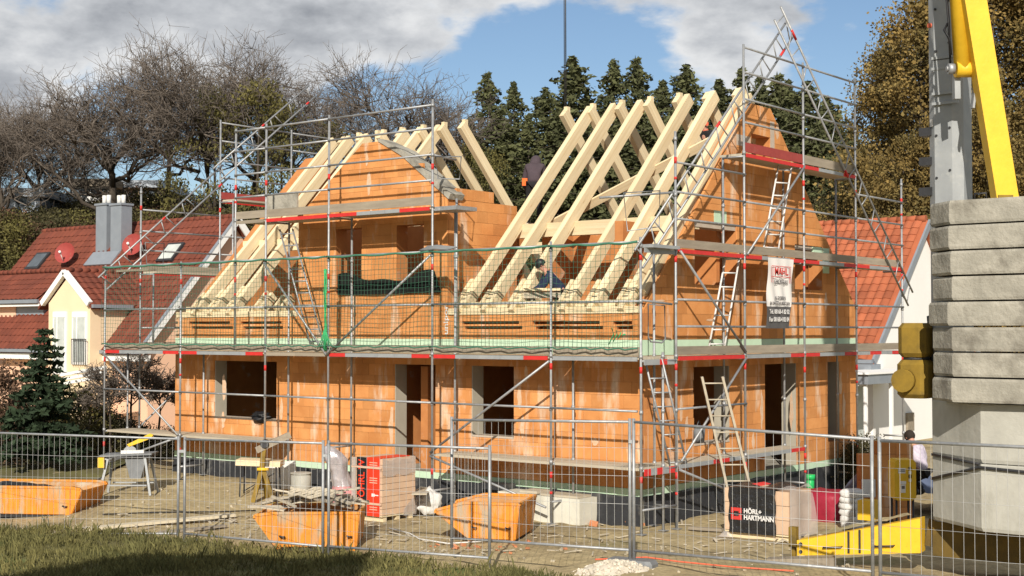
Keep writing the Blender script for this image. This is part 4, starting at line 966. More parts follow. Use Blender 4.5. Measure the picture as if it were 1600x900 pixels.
b.grid(lambda u, v: (xa+(xb-xa)*u+.012*math.sin(v*13), yf-.012*(math.sin(v*26+u*5)*.5+.5)*abs(math.sin(u*4+1))-.004, z0-.03+(h+.05)*v), 18, 18)
b.grid(lambda u, v: (xa+(xb-xa)*u, yf+(ly+.02)*v, z0+h+.025+.05*math.sin(u*7+v*3)*v), 12, 6); b.build('black_film', M['film_black'], r)
fx = lambda a: x0+a
lz = z0+.30
b = MB()
for s in (-1, 1):
    zc = lz+s*.075; b.bx((fx(.15), yf-.022, zc-.03), (fx(.36), yf-.020, zc+.03))
    for xx in (.15, .305): b.bx((fx(xx), yf-.022, zc-s*.03), (fx(xx+.055), yf-.020, zc-s*.062))
b.build('printed_mark', M['print_red'], r)
MB().prism([(fx(.50), yf+.1, z0+h+.085), (fx(.72), yf+.02, z0+h+.07), (fx(.82), yf+.2, z0+h+.10), (fx(.62), yf+.32, z0+h+.11)], (0, 0, .004)).build('printed_mark', M['print_red'], r)
text('HÖRL+', .115, M['print_white'], r, (fx(.40), yf-.019, lz+.055), (1,0,0), (0,0,1), .001, align='LEFT', bold=.004, sx=.95)
text('HARTMANN', .115, M['print_white'], r, (fx(.40), yf-.019, lz-.055), (1,0,0), (0,0,1), .001, align='LEFT', bold=.004, sx=.92)
b = MB(); b.grid(lambda u, v: (c.x+.02+.10*v*(1-v)*math.sin(u*8)+.16*(1-v)*u*.6, c.y+ly*u, z0-.05+(h+.12)*v-.15*u*v), 14, 8)
b.grid(lambda u, v: (xb+(c.x-xb+.02)*u, c.y+ly*v, z0+h+.03+.09*math.sin(u*6+v*4)*v*.6), 8, 6); b.build('shrink_film', M['film'], r)
b = MB(); b.grid(lambda u, v: (x0-.03-.05*u+.03*math.sin(v*9), yf-.02+.10*u, z0-.12+(h+.2)*v), 3, 10); b.grid(lambda u, v: (x0-.10+.3*u, yf-.03-.12*v*(1-u), z0-.12+.10*math.sin(u*3)*(1-v)), 6, 4); b.build('loose_film', M['film'], r)

lump_ = MB(); lump_.grid(lambda u, v: gp(20, 808)+RT*(-1.2+1.9*u)+FW*(.12+1.05*v)+V((0,0,.50+.16*math.sin(math.pi*u)*math.sin(math.pi*v)+.07*MN.noise(V((u*6, v*6, 4))))), 20, 12)
tag(lump_.build('black_sheet', M['black']), 'crumpled black sheet lying in the skip at the left edge', 'sheeting')

for i, sx in enumerate((6.9, 8.2)):
    for zz in (z1s, ):
        MB().path([(sx, -2.2, zz-.02), (sx, -2.2, zz+.09), (sx+.16, -2.2, zz+.09), (sx+.16, -2.2, zz-.02)], .016, 6).build('lifting_eye', M['dark'], cr)
for k in range(7):
    z = 5.9+k*.62; MB().tube((mc[0]-.10, mc[1]-.28, z), (mc[0]-.10, mc[1]-.31, z), .018, 6).build('bolt', M['dark'], cr); MB().tube((mc[0]+.10, mc[1]-.28, z+.1), (mc[0]+.10, mc[1]-.31, z+.1), .018, 6).build('bolt', M['dark'], cr)
# ---------------------------------------------------------------- tools and bits about the site
def blob(fn, nu=16, nv=10): return MB().grid(fn, nu, nv)
def lump(name, c, r, mat, label, cat, seed=1, amp=.25, flat=.0, parent=None, boxy=1.):
    c = V(c); b = MB()
    def fn(u, v):
        a, e = u*2*math.pi, (v-.5)*math.pi; d = V((math.cos(a)*math.cos(e), math.sin(a)*math.cos(e), math.sin(e))); d = V([math.copysign(abs(w)**boxy, w) for w in d])
        k = 1+amp*MN.noise(d*2.1+V((seed*3.7, seed, 0)))+amp*.5*MN.noise(d*6+V((seed, 0, 2))); p = V((d.x*r[0], d.y*r[1], d.z*r[2]))*k
        if p.z < -r[2]*(1-flat): p.z = -r[2]*(1-flat)
        return c+p
    b.grid(fn, 24, 14)
    if parent: return b.build(name, M[mat], parent)
    return tag(b.build(name, M[mat]), label, cat)
# table saw
g = gp(205, 772); r = empty('table_saw', g, 'grey site table saw with a yellow blade guard and splayed legs', 'table saw')
X, Y = RT, FW; P = lambda a, b_, c: g+X*a+Y*b_+V((0,0,c))
MB().beam(P(-.62,0,.86), P(.52,0,.90), .62, .035).build('table_top', M['grey_plastic'], r)
MB().beam(P(-.60,.02,.83), P(.50,.02,.85), .55, .06).build('table_frame', M['dark'], r)
for sx in (-1, 1):
    for sy in (-1, 1): MB().beam(P(sx*.40-.05, sy*.20, .84), P(sx*.56-.05, sy*.34, 0), .05, .05, X).build('leg', M['zinc'], r)
MB().beam(P(-.5,.3,.22), P(.42,.3,.22), .03, .03).beam(P(-.5,-.3,.22), P(.42,-.3,.22), .03, .03).build('leg_brace', M['zinc'], r)
MB().prism([P(-.1,-.2,.82), P(.38,-.2,.82), P(.26,-.2,.36), P(.02,-.2,.36)], Y*.4).build('motor_box', M['grey_plastic'], r)
MB().prism([P(-.05,-.02,1.04), P(.42,-.02,1.22), P(.48,-.02,1.30), P(.40,-.02,1.33), P(-.10,-.02,1.09)], Y*.05).build('blade_guard', M['yellow'], r)
MB().tube(P(.12,0,.9), P(.12,0,1.14), .02, 6).build('guard_arm', M['dark'], r)
MB().tube(P(-.03,-.004,.90), P(-.03,.004,.90), .16, 20).build('saw_blade', M['steel'], r)
MB().beam(P(-.2,-.12,.93), P(.30,-.08,.94), .05, .07).build('rip_fence', M['white'], r)
for a in (-.60,): MB().box(P(a+.03,-.34,.72), (.14,.05,.22), YAW).build('side_handle', M['yellow'], r)
# workbench, white board, concrete ring
g = gp(405, 775); P = lambda a, b_, c: g+X*a+Y*b_+V((0,0,c)); r = empty('work_table', g, 'small work table with an ochre plywood top beside the yellow trestle post', 'table')
MB().beam(P(-.46,0,.74), P(.50,0,.70), .60, .12).build('table_top', M['wood'], r)
for a in (-.36, .40):
    for b_ in (-.22, .22): MB().tube(P(a, b_, .68), P(a*1.05, b_*1.1, 0), .018, 6).build('leg', M['dark'], r)
MB().tube(P(-.3,-.2,.12), P(.36,-.2,.5), .014, 6).tube(P(-.38,-.22,.3), P(.42,-.22,.3), .012, 6).build('leg_brace', M['dark'], r)
g2 = gp(428, 772)+Y*.55; b = MB(); b.beam(g2+X*-.35+V((0,0,.33)), g2+X*.40+V((0,0,.36)), .04, .62, (0,-.1,1)); tag(b.build('insulation_board', M['whiteplastic']), 'white insulation board standing behind the small work table', 'board')
g3 = gp(468, 778)+Y*.2; b = MB(); b.tube(g3+V((0,0,-.05)), g3+V((0,0,.50)), .22, 20).tube(g3+V((0,0,.50)), g3+V((0,0,.53)), .235, 20); tag(b.build('concrete_ring', M['concrete_light']), 'pale concrete pipe section standing against the black membrane', 'pipe')
# yellow trestle post with a tilted beam
g = gp(410, 786); P = lambda a, b_, c: g+X*a+Y*b_+V((0,0,c)); r = empty('trestle_post', g, 'yellow timber trestle post carrying a tilted weathered beam', 'trestle')
MB().beam(P(-.02,0,.62), P(.03,0,1.22), .10, .10, Y).build('post', M['yellow_dirty'], r)
MB().beam(P(-.02,0,.70), P(-.19,-.10,0), .09, .09, Y).build('leg', M['yellow_dirty'], r)
MB().beam(P(.02,0,.72), P(.26,-.08,0), .09, .09, Y).build('leg', M['yellow_dirty'], r)
MB().beam(P(.0,.05,.70), P(.02,.5,0), .09, .09, X).build('leg', M['yellow_dirty'], r)
MB().beam(P(-.13,-.05,1.12), P(.56,.15,1.44), .11, .13).build('beam', M['oldwood'], r)
MB().tube(P(.05,-.1,1.26), P(.05,.1,1.26), .09, 12).build('roller', M['dark'], r)
MB().tube(P(-.1,-.08,.72), P(.14,-.08,.72), .035, 8).build('cross_bar', M['yellow'], r)
# bag on the sill
b = MB(); sp = onY(408, 655, .98); rq = sp
lump('black_bag', sp+V((.02,-.02,.04)), (.26,.16,.13), 'black', 'crumpled black bag hanging over the sill of the left ground floor window', 'bag', 4, .6)
# foil wrapped roll
g = gp(527, 800)+V((0,0,.02)); r = empty('wrapped_roll', g, 'leaning roll of pink material in shiny clear film before the plinth', 'roll')
P = lambda a, b_, c: g+X*a+Y*b_+V((0,0,c))
def roll(v0, v1, fat, nm, mt):
    b = MB()
    def fn(u, v):
        t = v0+(v1-v0)*v; a = u*2*math.pi; w = (.24-.05*t+.05*math.sin(t*9))*fat*math.sqrt(max(.02, 1-max(0, (t-.70)/.31)**2)); k = 1+.30*MN.noise(V((math.cos(a)*1.8, math.sin(a)*1.8, t*5)))+.10*MN.noise(V((math.cos(a)*5, math.sin(a)*5, t*11)))
        return P(.14-.36*t+.10*math.sin(t*3)+math.cos(a)*w*k, .1+math.sin(a)*w*.7*k, t*1.32)
    b.grid(fn, 28, 22); return b.build(nm, M[mt], r)
roll(0, .62, 1.0, 'pink_roll', 'pink'); roll(.38, .995, 1.04, 'film_wrap', 'silver')
lump('plastic_sheet', gp(665, 806)+V((.0,.1,.24)), (.24,.3,.27), 'whiteplastic', 'heap of crumpled pale plastic sheeting beside the red and black brick pallet', 'plastic sheeting', 9, .38, .2)
# light well box at the wall
g = onY(778, 800, .30); x1 = onY(905, 800, .30).x
r = empty('light_well', ((g.x+x1)/2, .3, 0), 'white concrete light well box against the house wall under the scaffold', 'light well')
MB().bx((g.x, .30, -.1), (g.x+.88, .88, .52)).build('well_box', M['well'], r); MB().bx((g.x+.884, .31, -.1), (x1, .88, .50)).build('well_box', M['well'], r)
MB().bx((g.x+.5, .36, .525), (g.x+.92, .80, .57)).build('lid_board', M['deck'], r); MB().bx((g.x+1.0, .36, .505), (x1-.08, .80, .545)).build('lid_board', M['deck'], r)
MB().bx((g.x-.7, .55, .50), (g.x-.01, .87, .62)).build('grey_cap', M['bitumen'], r)
# brick rubble, gravel heap, stones
random.seed(8); b = MB()
for i in range(150):
    c = gp(random.gauss(948, 20), random.gauss(811, 4)); s = random.uniform(.03, .11); b.box(c+V((0,0,s*.3)), (s*1.5, s, s*.8), random.uniform(0, 3), 0, Matrix.Rotation(random.uniform(0, 6), 3, (random.random(), random.random(), 1)))
for i in range(22):
    c = gp(random.gauss(760, 50), random.gauss(857, 8)); s = random.uniform(.02, .06); b.box(c+V((0,0,s*.3)), (s*1.8, s, s*.6), 0, 0, Matrix.Rotation(random.uniform(0, 6), 3, (random.random()*.4, random.random()*.4, 1)))
tag(b.build('brick_rubble', M['rubble']), 'broken brick rubble scattered on the mud', 'rubble', kind='stuff')
M['stone'] = pm('pale_stone', (.40,.35,.26), (.28,.24,.17), 8, .95, rnd=.3)
b = MB()
for i in range(420):
    x, y = random.uniform(-12, 5), random.uniform(-9, -.6); s = random.uniform(.012, .05); c = V((x, y, ground(x, y)+.005)); b.box(c, (s*1.6, s, s*.8), 0, 0, Matrix.Rotation(random.uniform(0, 6), 3, (random.random()*.5, random.random()*.5, 1)))
tag(b.build('loose_stones', M['stone']), 'loose stones lying on the trodden mud', 'stones', kind='stuff')
hc = at(965, 905, 19.6); b = MB(); H = []
b.grid(lambda u, v: hc+RT*((u-.5)*3.2)+FW*((v-.5)*1.9)+V((0,0,-.10+.34*math.exp(-((u-.5)/.23)**2-((v-.5)/.26)**2)+.05*MN.noise(V((u*12, v*8, 2))))), 40, 24)
for i in range(900):
    u, v = random.gauss(.5, .17), random.gauss(.5, .18); s = random.uniform(.012, .04); b.box(hc+RT*((u-.5)*3.2)+FW*((v-.5)*1.9)+V((0,0,-.09+.34*math.exp(-((u-.5)/.23)**2-((v-.5)/.26)**2))), (s*1.4, s, s), 0, 0, Matrix.Rotation(random.uniform(0, 6), 3, (random.random(), random.random(), 1)))
M['gravel'] = pm('pale_gravel', (.60,.54,.45), (.46,.41,.33), 9, .95, rnd=.15); tag(b.build('gravel_heap', M['gravel']), 'heap of pale gravel at the fence foot', 'gravel', kind='stuff')
# planks on the ground
def plank(p, q, w, h, label, mat='deck'):
    p, q = V(p)+V((0,0,h/2+.02)), V(q)+V((0,0,h/2+.02)); d, s, u, l = frame(p, q); b = MB(); b.box((l/2,0,0), (l,w,h)); o = bpy.data.objects.new('plank', b.mesh('plank', M[mat])); COL.objects.link(o)
    o.matrix_world = Matrix(((d.x,s.x,u.x,p.x),(d.y,s.y,u.y,p.y),(d.z,s.z,u.z,p.z),(0,0,0,1))); return tag(o, label, 'plank')
plank(gp(128, 831), gp(366, 808), .24, .05, 'long pale plank lying on the mud behind the left fence', 'plank')
plank(gp(250, 835), gp(352, 825), .2, .03, 'short grey plank lying behind the long pale plank', 'oldwood')
plank(gp(1078, 829), gp(1140, 833), .12, .05, 'narrow board lying before the black wrapped pallet', 'oldwood')
plank(gp(655, 812)+V((0,0,.45)), gp(690, 745), .3, .03, 'pale board sloping up into the doorway', 'deck')
plank(gp(1215, 745)+V((0,0,.32)), gp(1315, 760)+V((0,0,.40)), .10, .04, 'pale board laid over blocks beside the green pipe')
# right of the house
c = gp(1262, 818); lump('red_bundle', c+V((.05,.55,.27)), (.50,.42,.33), 'crimson', 'bundle under a crimson tarpaulin behind the black wrapped pallet', 'bundle', 3, .10, .15, boxy=.45)
c = gp(1266, 775); b = MB(); b.tube(c+V((0,0,.05)), c+V((0,0,.44)), .09, 14).tube(c+V((0,0,.36)), c+V((0,0,.47)), .11, 14); tag(b.build('green_pipe', M['greenp']), 'short bright green drain pipe standing behind the crimson bundle', 'pipe')
c = gp(1249, 782); tag(MB().bx(c+V((-.14,-.1,0)), c+V((.3,.12,.26))).build('loose_brick', M['brick']), 'orange block lying beside the green pipe', 'brick')
c = gp(1331, 826); r = empty('sack_stack', c, 'stack of white sacks beside the yellow crane arm', 'sacks')
for k in range(6): lump('sack', c+V((random.uniform(-.02,.02), 0, .07+.115*k)), (.19+.012*(k%2), .22, .085), 'whiteplastic', None, None, k, .12, 0, r, .6)
MB().path([c+V((.12,-.1,.10)), c+V((.15,-.2,.3)), c+V((.12,-.18,.6))], .015, 5).build('tie_strap', M['print_grey'], r)
c = gp(1385, 800)+V((0,.3,0)); b = MB()
b.grid(lambda u, v: c+RT*(-1.05+2.3*u)+FW*(-.6+1.5*v)+V((0,0, .12+.95*math.sin(math.pi*min(1, u*1.02))**.7*math.sin(math.pi*(.12+.76*v))+.06*MN.noise(V((u*7, v*5, 1))))), 26, 16)
tag(b.build('blue_tarpaulin', M['blue']), 'dull blue tarpaulin over a heap behind the yellow cabinet', 'tarpaulin')
g = at(1415, 782, 23.6); r = empty('electric_cabinet', g, 'yellow electrical distribution cabinet with white labels beside the blue tarpaulin', 'cabinet')
P = lambda a, b_, c: g+X*a+Y*b_+V((0,0,c)); b = MB(); w, h = .36, .68
b.prism([P(-w/2,0,.03), P(-w/2,0,h-.05), P(-w/2+.04,0,h), P(w/2-.04,0,h), P(w/2,0,h-.05), P(w/2,0,.05), P(w/2-.06,0,0), P(-w/2+.04,0,0)], Y*.4); b.build('casing', M['yellow'], r)
for a, z, ww, hh in ((-.06,.50,.12,.09), (-.04,.20,.08,.14), (-.04,.30,.10,.05)): MB().box(P(a,-.004,z), (ww,.004,hh), YAW).build('label_plate', M['print_white'], r)
for a, z, ww, hh in ((-.06,.515,.10,.012), (-.06,.49,.10,.012), (-.04,.22,.05,.05)): MB().box(P(a,-.008,z), (ww,.002,hh), YAW).build('printed_line', M['print_grey'], r)
for k in range(4): MB().box(P(.075,-.012,.34+k*.065), (.045,.02,.05), YAW).build('switch', M['dark' if k%2 else 'white'], r)
for a in (-.14, .14):
    for b_ in (.05, .34): MB().tube(P(a, b_, .02), P(a, b_, g.z*0-(g.z-.02)), .02, 6).build('leg', M['dark'], r)
MB().bx(at(1340, 812, 24.6), at(1340, 812, 24.6)+V((.26, .3, .34))).build('x', M['yellow'], r).name = 'battery_box'
c0 = at(1344, 770, 26.9); c0.z = ground(c0.x, c0.y); r = empty('block_stack', c0, 'stepped stack of new orange bricks behind the blue tarpaulin', 'brick stack')
for k in range(6):
    for i in range(3):
        if (i == 0 and k > 4) or (k > 5 and i < 1): continue
        MB().box(c0+RT*(.17+i*.335)+FW*.1+V((0,0,.125+k*.25)), (.33, .36, .244), YAW).build('brick', M['brick'], r)
tag(MB().box(c0+RT*.12-FW*.16+V((0,0,.62)), (.26, .03, .34), YAW).build('white_board', M['whiteplastic']), 'white board leaning on the stepped brick stack', 'board')
# window bits on the gable
c = onX(1092, 688, -.72); b = MB(); b.tube(c+V((0,0,-.02)), c+V((0,0,.24)), .11, 12, 0, .13); b.path([c+V((0,-.12,.22)), c+V((0,0,.40)), c+V((0,.12,.22))], .008, 5)
tag(b.build('bucket', M['grey_plastic']), 'grey bucket on the gable window sill behind the scaffold', 'bucket')
# puddle and cable on the ground
def decal(name, px, py, rx, ry, mat, label, cat):
    c = gp(px, py); b = MB(); vs = [c+V((0,0,.035))]+[c+RT*(rx*math.cos(a)*(1+.25*math.sin(3*a+px)))+FW*(ry*math.sin(a)*(1+.2*math.cos(2*a)))+V((0,0,.035)) for a in [i*math.pi/12 for i in range(24)]]
    b.add(vs, [(0, 1+i, 1+(i+1)%24) for i in range(24)]); o = b.build(name, M[mat]); return tag(o, label, cat)
M['wetmud'] = pm('wet_mud', (.10,.078,.05), (.075,.06,.04), 2, .25, bump=.1)
random.seed(4)
pts = [gp(x, y)+V((0,0,.03)) for x, y in ((395,786),(470,800),(600,822),(700,834),(790,842),(860,836),(985,846))]
pts = [gp(x, y)+V((0,0,.03)) for x, y in ((160,806),(250,803),(340,802),(400,800))]; tag(MB().path(pts, .014, 5).build('ground_cable', M['black']), 'black cable lying across the mud behind the left fence', 'cable')
pts = [gp(x, y)+V((0,0,.03)) for x, y in ((608,828),(640,836),(655,845),(700,852),(770,848))]; tag(MB().path(pts, .012, 5).build('ground_cable', M['whiteplastic']), 'pale hose lying on the mud before the orange skip with the lip', 'hose')
pts = [gp(x, y)+V((0,0,.05)) for x, y in ((930,880),(1010,876),(1060,884),(1150,893),(1240,899))]; tag(MB().path(pts, .012, 5).build('ground_cable', M['coral']), 'orange red cable along the right fence foot', 'cable')
# ---------------------------------------------------------------- people
def skin(name, pts, edges, mat, parent, root=0, lv=2):
    base = LOC[parent.name]; me = bpy.data.meshes.new(name); me.from_pydata([tuple(V(p)-base) for p, r in pts], edges, []); me.materials.append(M[mat])
    o = bpy.data.objects.new(name, me); COL.objects.link(o); o.parent = parent
    m = o.modifiers.new('skin', 'SKIN'); m.use_smooth_shade = True
    for i, (p, r) in enumerate(pts):
        sv = me.skin_vertices[0].data[i]; r = r if isinstance(r, tuple) else (r, r); sv.radius = r; sv.use_root = i == root
    s = o.modifiers.new('sub', 'SUBSURF'); s.levels = lv; s.render_levels = lv; return o
def person(label, base, face, lean, hands, top, legs, hat=None, headtilt=.3, hip=.92, hatm='black', arms_out=.10, head_turn=0, ears=True, bodym='skin'):
    base = V(base); f = V((math.cos(face), math.sin(face), 0)); rt = V((f.y, -f.x, 0)); up = V((0,0,1))
    r = empty('person', base, label, 'person')
    pel = base+up*hip; sp = (up*math.cos(lean)+f*math.sin(lean)); fw = (f*math.cos(lean)-up*math.sin(lean))
    bel, ch, nk = pel+sp*.17, pel+sp*.36, pel+sp*.52
    hd = (up*math.cos(headtilt)+f*math.sin(headtilt)); hf = f*math.cos(headtilt)-up*math.sin(headtilt); hf = (hf+rt*head_turn).normalized()
    h0 = nk+hd*.09; h1 = nk+hd*.17+hf*.02; h2 = nk+hd*.25
    pts = [(pel, (.15,.11)), (bel, (.135,.10)), (ch, (.155,.11)), (nk, (.06,.06)), (h0, (.062,.066)), (h1, (.078,.092)), (h2, (.062,.07)), (h1+hf*.105-hd*.012, .016)]
    ed = [(0,1),(1,2),(2,3),(3,4),(4,5),(5,6),(5,7)]
    jk = [(pel-sp*.05, (.175,.135)), (bel, (.165,.13)), (ch, (.185,.14)), (nk-sp*.02, (.085,.08))]; je = [(0,1),(1,2),(2,3)]
    tr = [(pel+sp*.04, (.165,.125))]; te = []; bt_ = []
    for s, hand in ((-1, hands[0]), (1, hands[1])):
        sh = nk-sp*.07+rt*s*.18; ha = base+f*hand[0]+rt*s*hand[1]+up*hand[2]; el = (sh+ha)/2-f*.03+rt*s*arms_out-up*.08
        i = len(pts); pts += [(sh, .062), (el, .046), (ha, (.036,.028))]; ed += [(2,i),(i,i+1),(i+1,i+2)]
        d = (ha-el).normalized(); side = rt*s
        palm = ha+d*.07; k = len(pts); pts.append((palm, (.036,.018))); ed.append((i+2, k))
        for q in range(4):
            o = side*((q-1.5)*.02); kk = len(pts); pts += [(palm+d*.045+o, .0095), (palm+d*(.085+.008*(q in (1,2)))+o-fw*.01+up*-.012, .008)]; ed += [(k,kk),(kk,kk+1)]
        kk = len(pts); pts += [(ha+d*.05-side*.045, .011), (ha+d*.085-side*.055, .009)]; ed += [(k,kk),(kk,kk+1)]
        j = len(jk); jk += [(sh, .082), (el, .064), (ha-d*.02, .05)]; je += [(2,j),(j,j+1),(j+1,j+2)]
    for s, (kf, ff) in ((-1, legs[0]), (1, legs[1])):
        hp = pel+rt*s*.09-up*.05; kn = base+f*kf+rt*s*.12+up*hip*.52; an = base+f*ff+rt*s*.13+up*.09; to = an+f*.17-up*.05
        i = len(pts); pts += [(hp, .085), (kn, .056), (an, .042), (to, (.04,.028))]; ed += [(0,i),(i,i+1),(i+1,i+2),(i+2,i+3)]
        j = len(tr); tr += [(hp, .105), (kn, .078), (an+up*.03, .066)]; te += [(0,j),(j,j+1),(j+1,j+2)]; bt_.append((an, to))
    skin('body', pts, ed, bodym, r); skin('jacket', jk, je, top, r); skin('trousers', tr, te, 'charcoal', r)
    for an, to in bt_: skin('boot', [(an+up*.06, .055), (an-up*.02, .058), (to, (.05,.04))], [(0,1),(1,2)], 'black', r)
    hb = MB(); c = h1+hd*.025
    def cap(u, v):
        a = u*2*math.pi; lo = -.35 if hat else -.75; e = lo+(math.pi/2-lo)*v; k = .108
        return c-hf*(.016 if hat else .026)+hd*(math.sin(e)*k*1.05+.005)+(hf*math.cos(a)*1.08+rt*math.sin(a)*.92)*math.cos(e)*k
    hb.grid(cap, 18, 8); hb.build('hat' if hat else 'hair', M[hatm], r)
    for s in ((-1, 1) if ears else ()):
        MB().grid(lambda u, v: h1+rt*s*(.082+.012*math.sin(v*math.pi))+hf*(-.005+.018*math.cos(u*6.283)*math.sin(v*math.pi))+hd*(.03*math.cos(v*math.pi)), 8, 4).build('ear', M['skin'], r)
        MB().tube(h1+hf*.088+rt*s*.032+hd*.018, h1+hf*.094+rt*s*.032+hd*.018, .011, 8).build('eye', M['black'], r)
    MB().beam(h1+hf*.088-rt*.022-hd*.045, h1+hf*.088+rt*.022-hd*.045, .008, .008).build('mouth', M['print_red'], r)
    return r, dict(pel=pel, rt=rt, f=f, up=up, h1=h1, hd=hd, hf=hf, nk=nk, sp=sp, fw=fw)
fa = math.atan2(FW.y, FW.x)
c = at(834, 300, 31.9); c.z = 6.12
r1, q = person('person in a dark plum hoodie bending with back turned between the rafters', c, fa-.15, .50, ((.42,.16,.72),(.42,.16,.70)), 'plum', ((.10,-.02),(.14,.04)), headtilt=.95, hip=.94, hatm='black', ears=False, bodym='plum')
MB().box(q['pel']-q['rt']*.21+q['up']*.02, (.10,.12,.17), fa).build('tool_pouch', M['hivis'], r1)
MB().beam(q['nk']-q['f']*.03-q['rt']*.06+q['up']*.02, q['nk']-q['f']*.03+q['rt']*.06+q['up']*.02, .05, .04, q['f']).build('pale_collar', M['whiteplastic'], r1)
skin('hood', [(q['nk']-q['sp']*.12, (.16,.13)), (q['nk']+q['hd']*.03-q['hf']*.02, (.14,.13)), (q['h1']-q['hf']*.035, (.135,.135)), (q['h1']+q['hd']*.09-q['hf']*.015, (.10,.10))], [(0,1),(1,2),(2,3)], 'plum', r1)
plank(c+RT*-1.0+V((0,0,-.06)), c+RT*1.2+V((0,0,-.06)), .5, .04, 'walkway board the person in the plum hoodie stands on')
c = V((-3.02, 1.72, ZF))
r2, q = person('person in a navy jacket and black beanie bending over a board behind the net', c, 3.98, .72, ((.62,.02,.98),(.60,.12,.98)), 'navy', ((.06,-.08),(.12,.10)), hat=True, headtilt=.62, hip=.97, hatm='black', head_turn=.15)
pa, pb = at(818, 452, 28.15), at(876, 455, 28.1); pb.z = pa.z
plank(pa-V((0,0,.05)), pb-V((0,0,.05)), .20, .05, 'short board the person in navy is working on', 'wood')
plank(pa-V((0,0,.20)), pb-V((0,0,.20)), .06, .14, 'timber rail under the board the person in navy works on', 'deck')
tr_ = empty('saw_trestle', (pa+pb)/2*1.0, 'low timber trestle under the board of the person in navy', 'trestle')
for t in (.2, .85):
    m_ = pa.lerp(pb, t)
    for k in (-.12, .2): MB().beam(V((m_.x, m_.y+k+.25, ZF)), m_-V((0,-.05,.21)), .06, .05).build('leg', M['deck'], tr_)
c = at(1108, 300, 33.0); c.z = at(0, 190, 33.0).z-1.66
r3, q = person('person in dark clothing with coral ear guards behind the right rafters', c, fa+2.2, .2, ((.3,.2,1.0),(.3,.2,1.0)), 'charcoal', ((.05,0),(.05,0)), hat=True, headtilt=.35, hatm='black')
for s in (-1, 1): MB().tube(q['h1']+q['rt']*s*.08, q['h1']+q['rt']*s*.125, .055, 12).build('ear_guard', M['coral'], r3)
MB().path([q['h1']+q['rt']*.10*math.cos(a)+q['hd']*(.13*math.sin(a)+.03) for a in [i*math.pi/8 for i in range(9)]], .012, 5).build('headband', M['dark'], r3)
skin('neck_scarf', [(q['nk']-q['sp']*.01, (.085,.085)), (q['nk']+q['hd']*.05, (.082,.085))], [(0,1)], 'coral', r3)
plank(c+RT*-.6+V((0,0,-.06)), c+RT*.6+V((0,0,-.06)), .4, .04, 'walkway board under the person with coral ear guards')
dd = 27.4; c = at(1441, 770, dd); c.z = at(0, 683, dd).z-1.16
r4, q = person('person in a mottled lilac shirt crouching behind the yellow cabinet', c, fa+.55, .42, ((.30,.40,.62),(.35,.2,.6)), 'lilac', ((.30,.02),(.34,.10)), headtilt=.55, hip=.52, hatm='hair', arms_out=.16)

# splinters and wood chips trodden into the yard
random.seed(41); b = MB()
for i in range(260):
    px, py = random.choice(((random.gauss(480, 90), random.gauss(830, 16)), (random.uniform(150, 640), random.uniform(790, 840)), (random.gauss(1250, 60), random.gauss(850, 14)), (random.uniform(640, 1130), random.uniform(815, 870))))
    c = gp(px, py); l = random.uniform(.04, .28); b.box(c+V((0,0,.03)), (l, random.uniform(.012, .05), .012), 0, 0, Matrix.Rotation(random.uniform(0, 6.3), 3, 'Z')@Matrix.Rotation(random.uniform(-.2, .2), 3, 'Y'))
tag(b.build('wood_splinters', M['deck']), 'pale wood splinters scattered over the yard', kind='stuff')
# ---------------------------------------------------------------- tiled roofs
TS = {}
def tile_mesh(mat):
    pr = [(0,0),(.05,.028),(.12,.034),(.19,.012),(.25,0.0),(.298,.004)]; ln = .40; n = len(pr); b = MB()
    vs = [(u, 0, z+.034) for u, z in pr]+[(u, ln, z+.004) for u, z in pr]+[(u, 0.004, z-.002) for u, z in pr]
    b.add(vs, [(i, i+1, n+i+1, n+i) for i in range(n-1)], 0, True); b.add([vs[i] for i in range(n)]+[vs[2*n+i] for i in range(n)], [(n+i, n+i+1, i+1, i) for i in range(n-1)])
    return b
def tiles(par, O, u, v, Wd, Hd, mat, keep=None, tw=.30, tl=.34):
    O, u, v = V(O), V(u).normalized(), V(v).normalized(); n = u.cross(v); L_ = TS.setdefault(par.name, (par, mat, []))[2]
    for j in range(int(Hd/tl)):
        for i in range(int(Wd/tw)):
            if keep and not keep((i+.5)*tw, (j+.5)*tl): continue
            p = O+u*(i*tw)+v*(j*tl); L_.append((p, u, v, n))
def flush():
    for par, mat, L_ in TS.values():
        L_.sort(key=lambda t: (t[0]-CAM).length)
        vis = [t for t in L_ if -30 < proj(t[0])[0] < 1640 and 100 < proj(t[0])[1] < 620]; oth = [t for t in L_ if not (-30 < proj(t[0])[0] < 1640)]
        tb_ = tile_mesh(M[mat]); me = tb_.mesh('roof_tile', M[mat])
        for p, u, v, n in vis[:296]:
            n2 = (n+u*random.uniform(-.02,.02)+v*random.uniform(-.015,.015)).normalized(); inst(me, 'roof_tile', par, Matrix(((u.x,v.x,n2.x,p.x),(u.y,v.y,n2.y,p.y),(u.z,v.z,n2.z,p.z),(0,0,0,1))))
        base = np.array(tb_.v); k = len(base); bf = tb_.f; VV = []; FF = []
        for q, (p, u, v, n) in enumerate(vis[296:]+oth):
            A = np.array([list(u), list(v), list(n)]); VV.append(base@A+np.array(p)); FF += [tuple(i+q*k for i in f) for f in bf]
        if VV: tag(sheet('roof_tiling', np.concatenate(VV), FF, M[mat], False, par), kind='stuff')
def onP(px, py, P0, n): r = ray(px, py); n = V(n); return CAM+r*((V(P0)-CAM).dot(n)/r.dot(n))
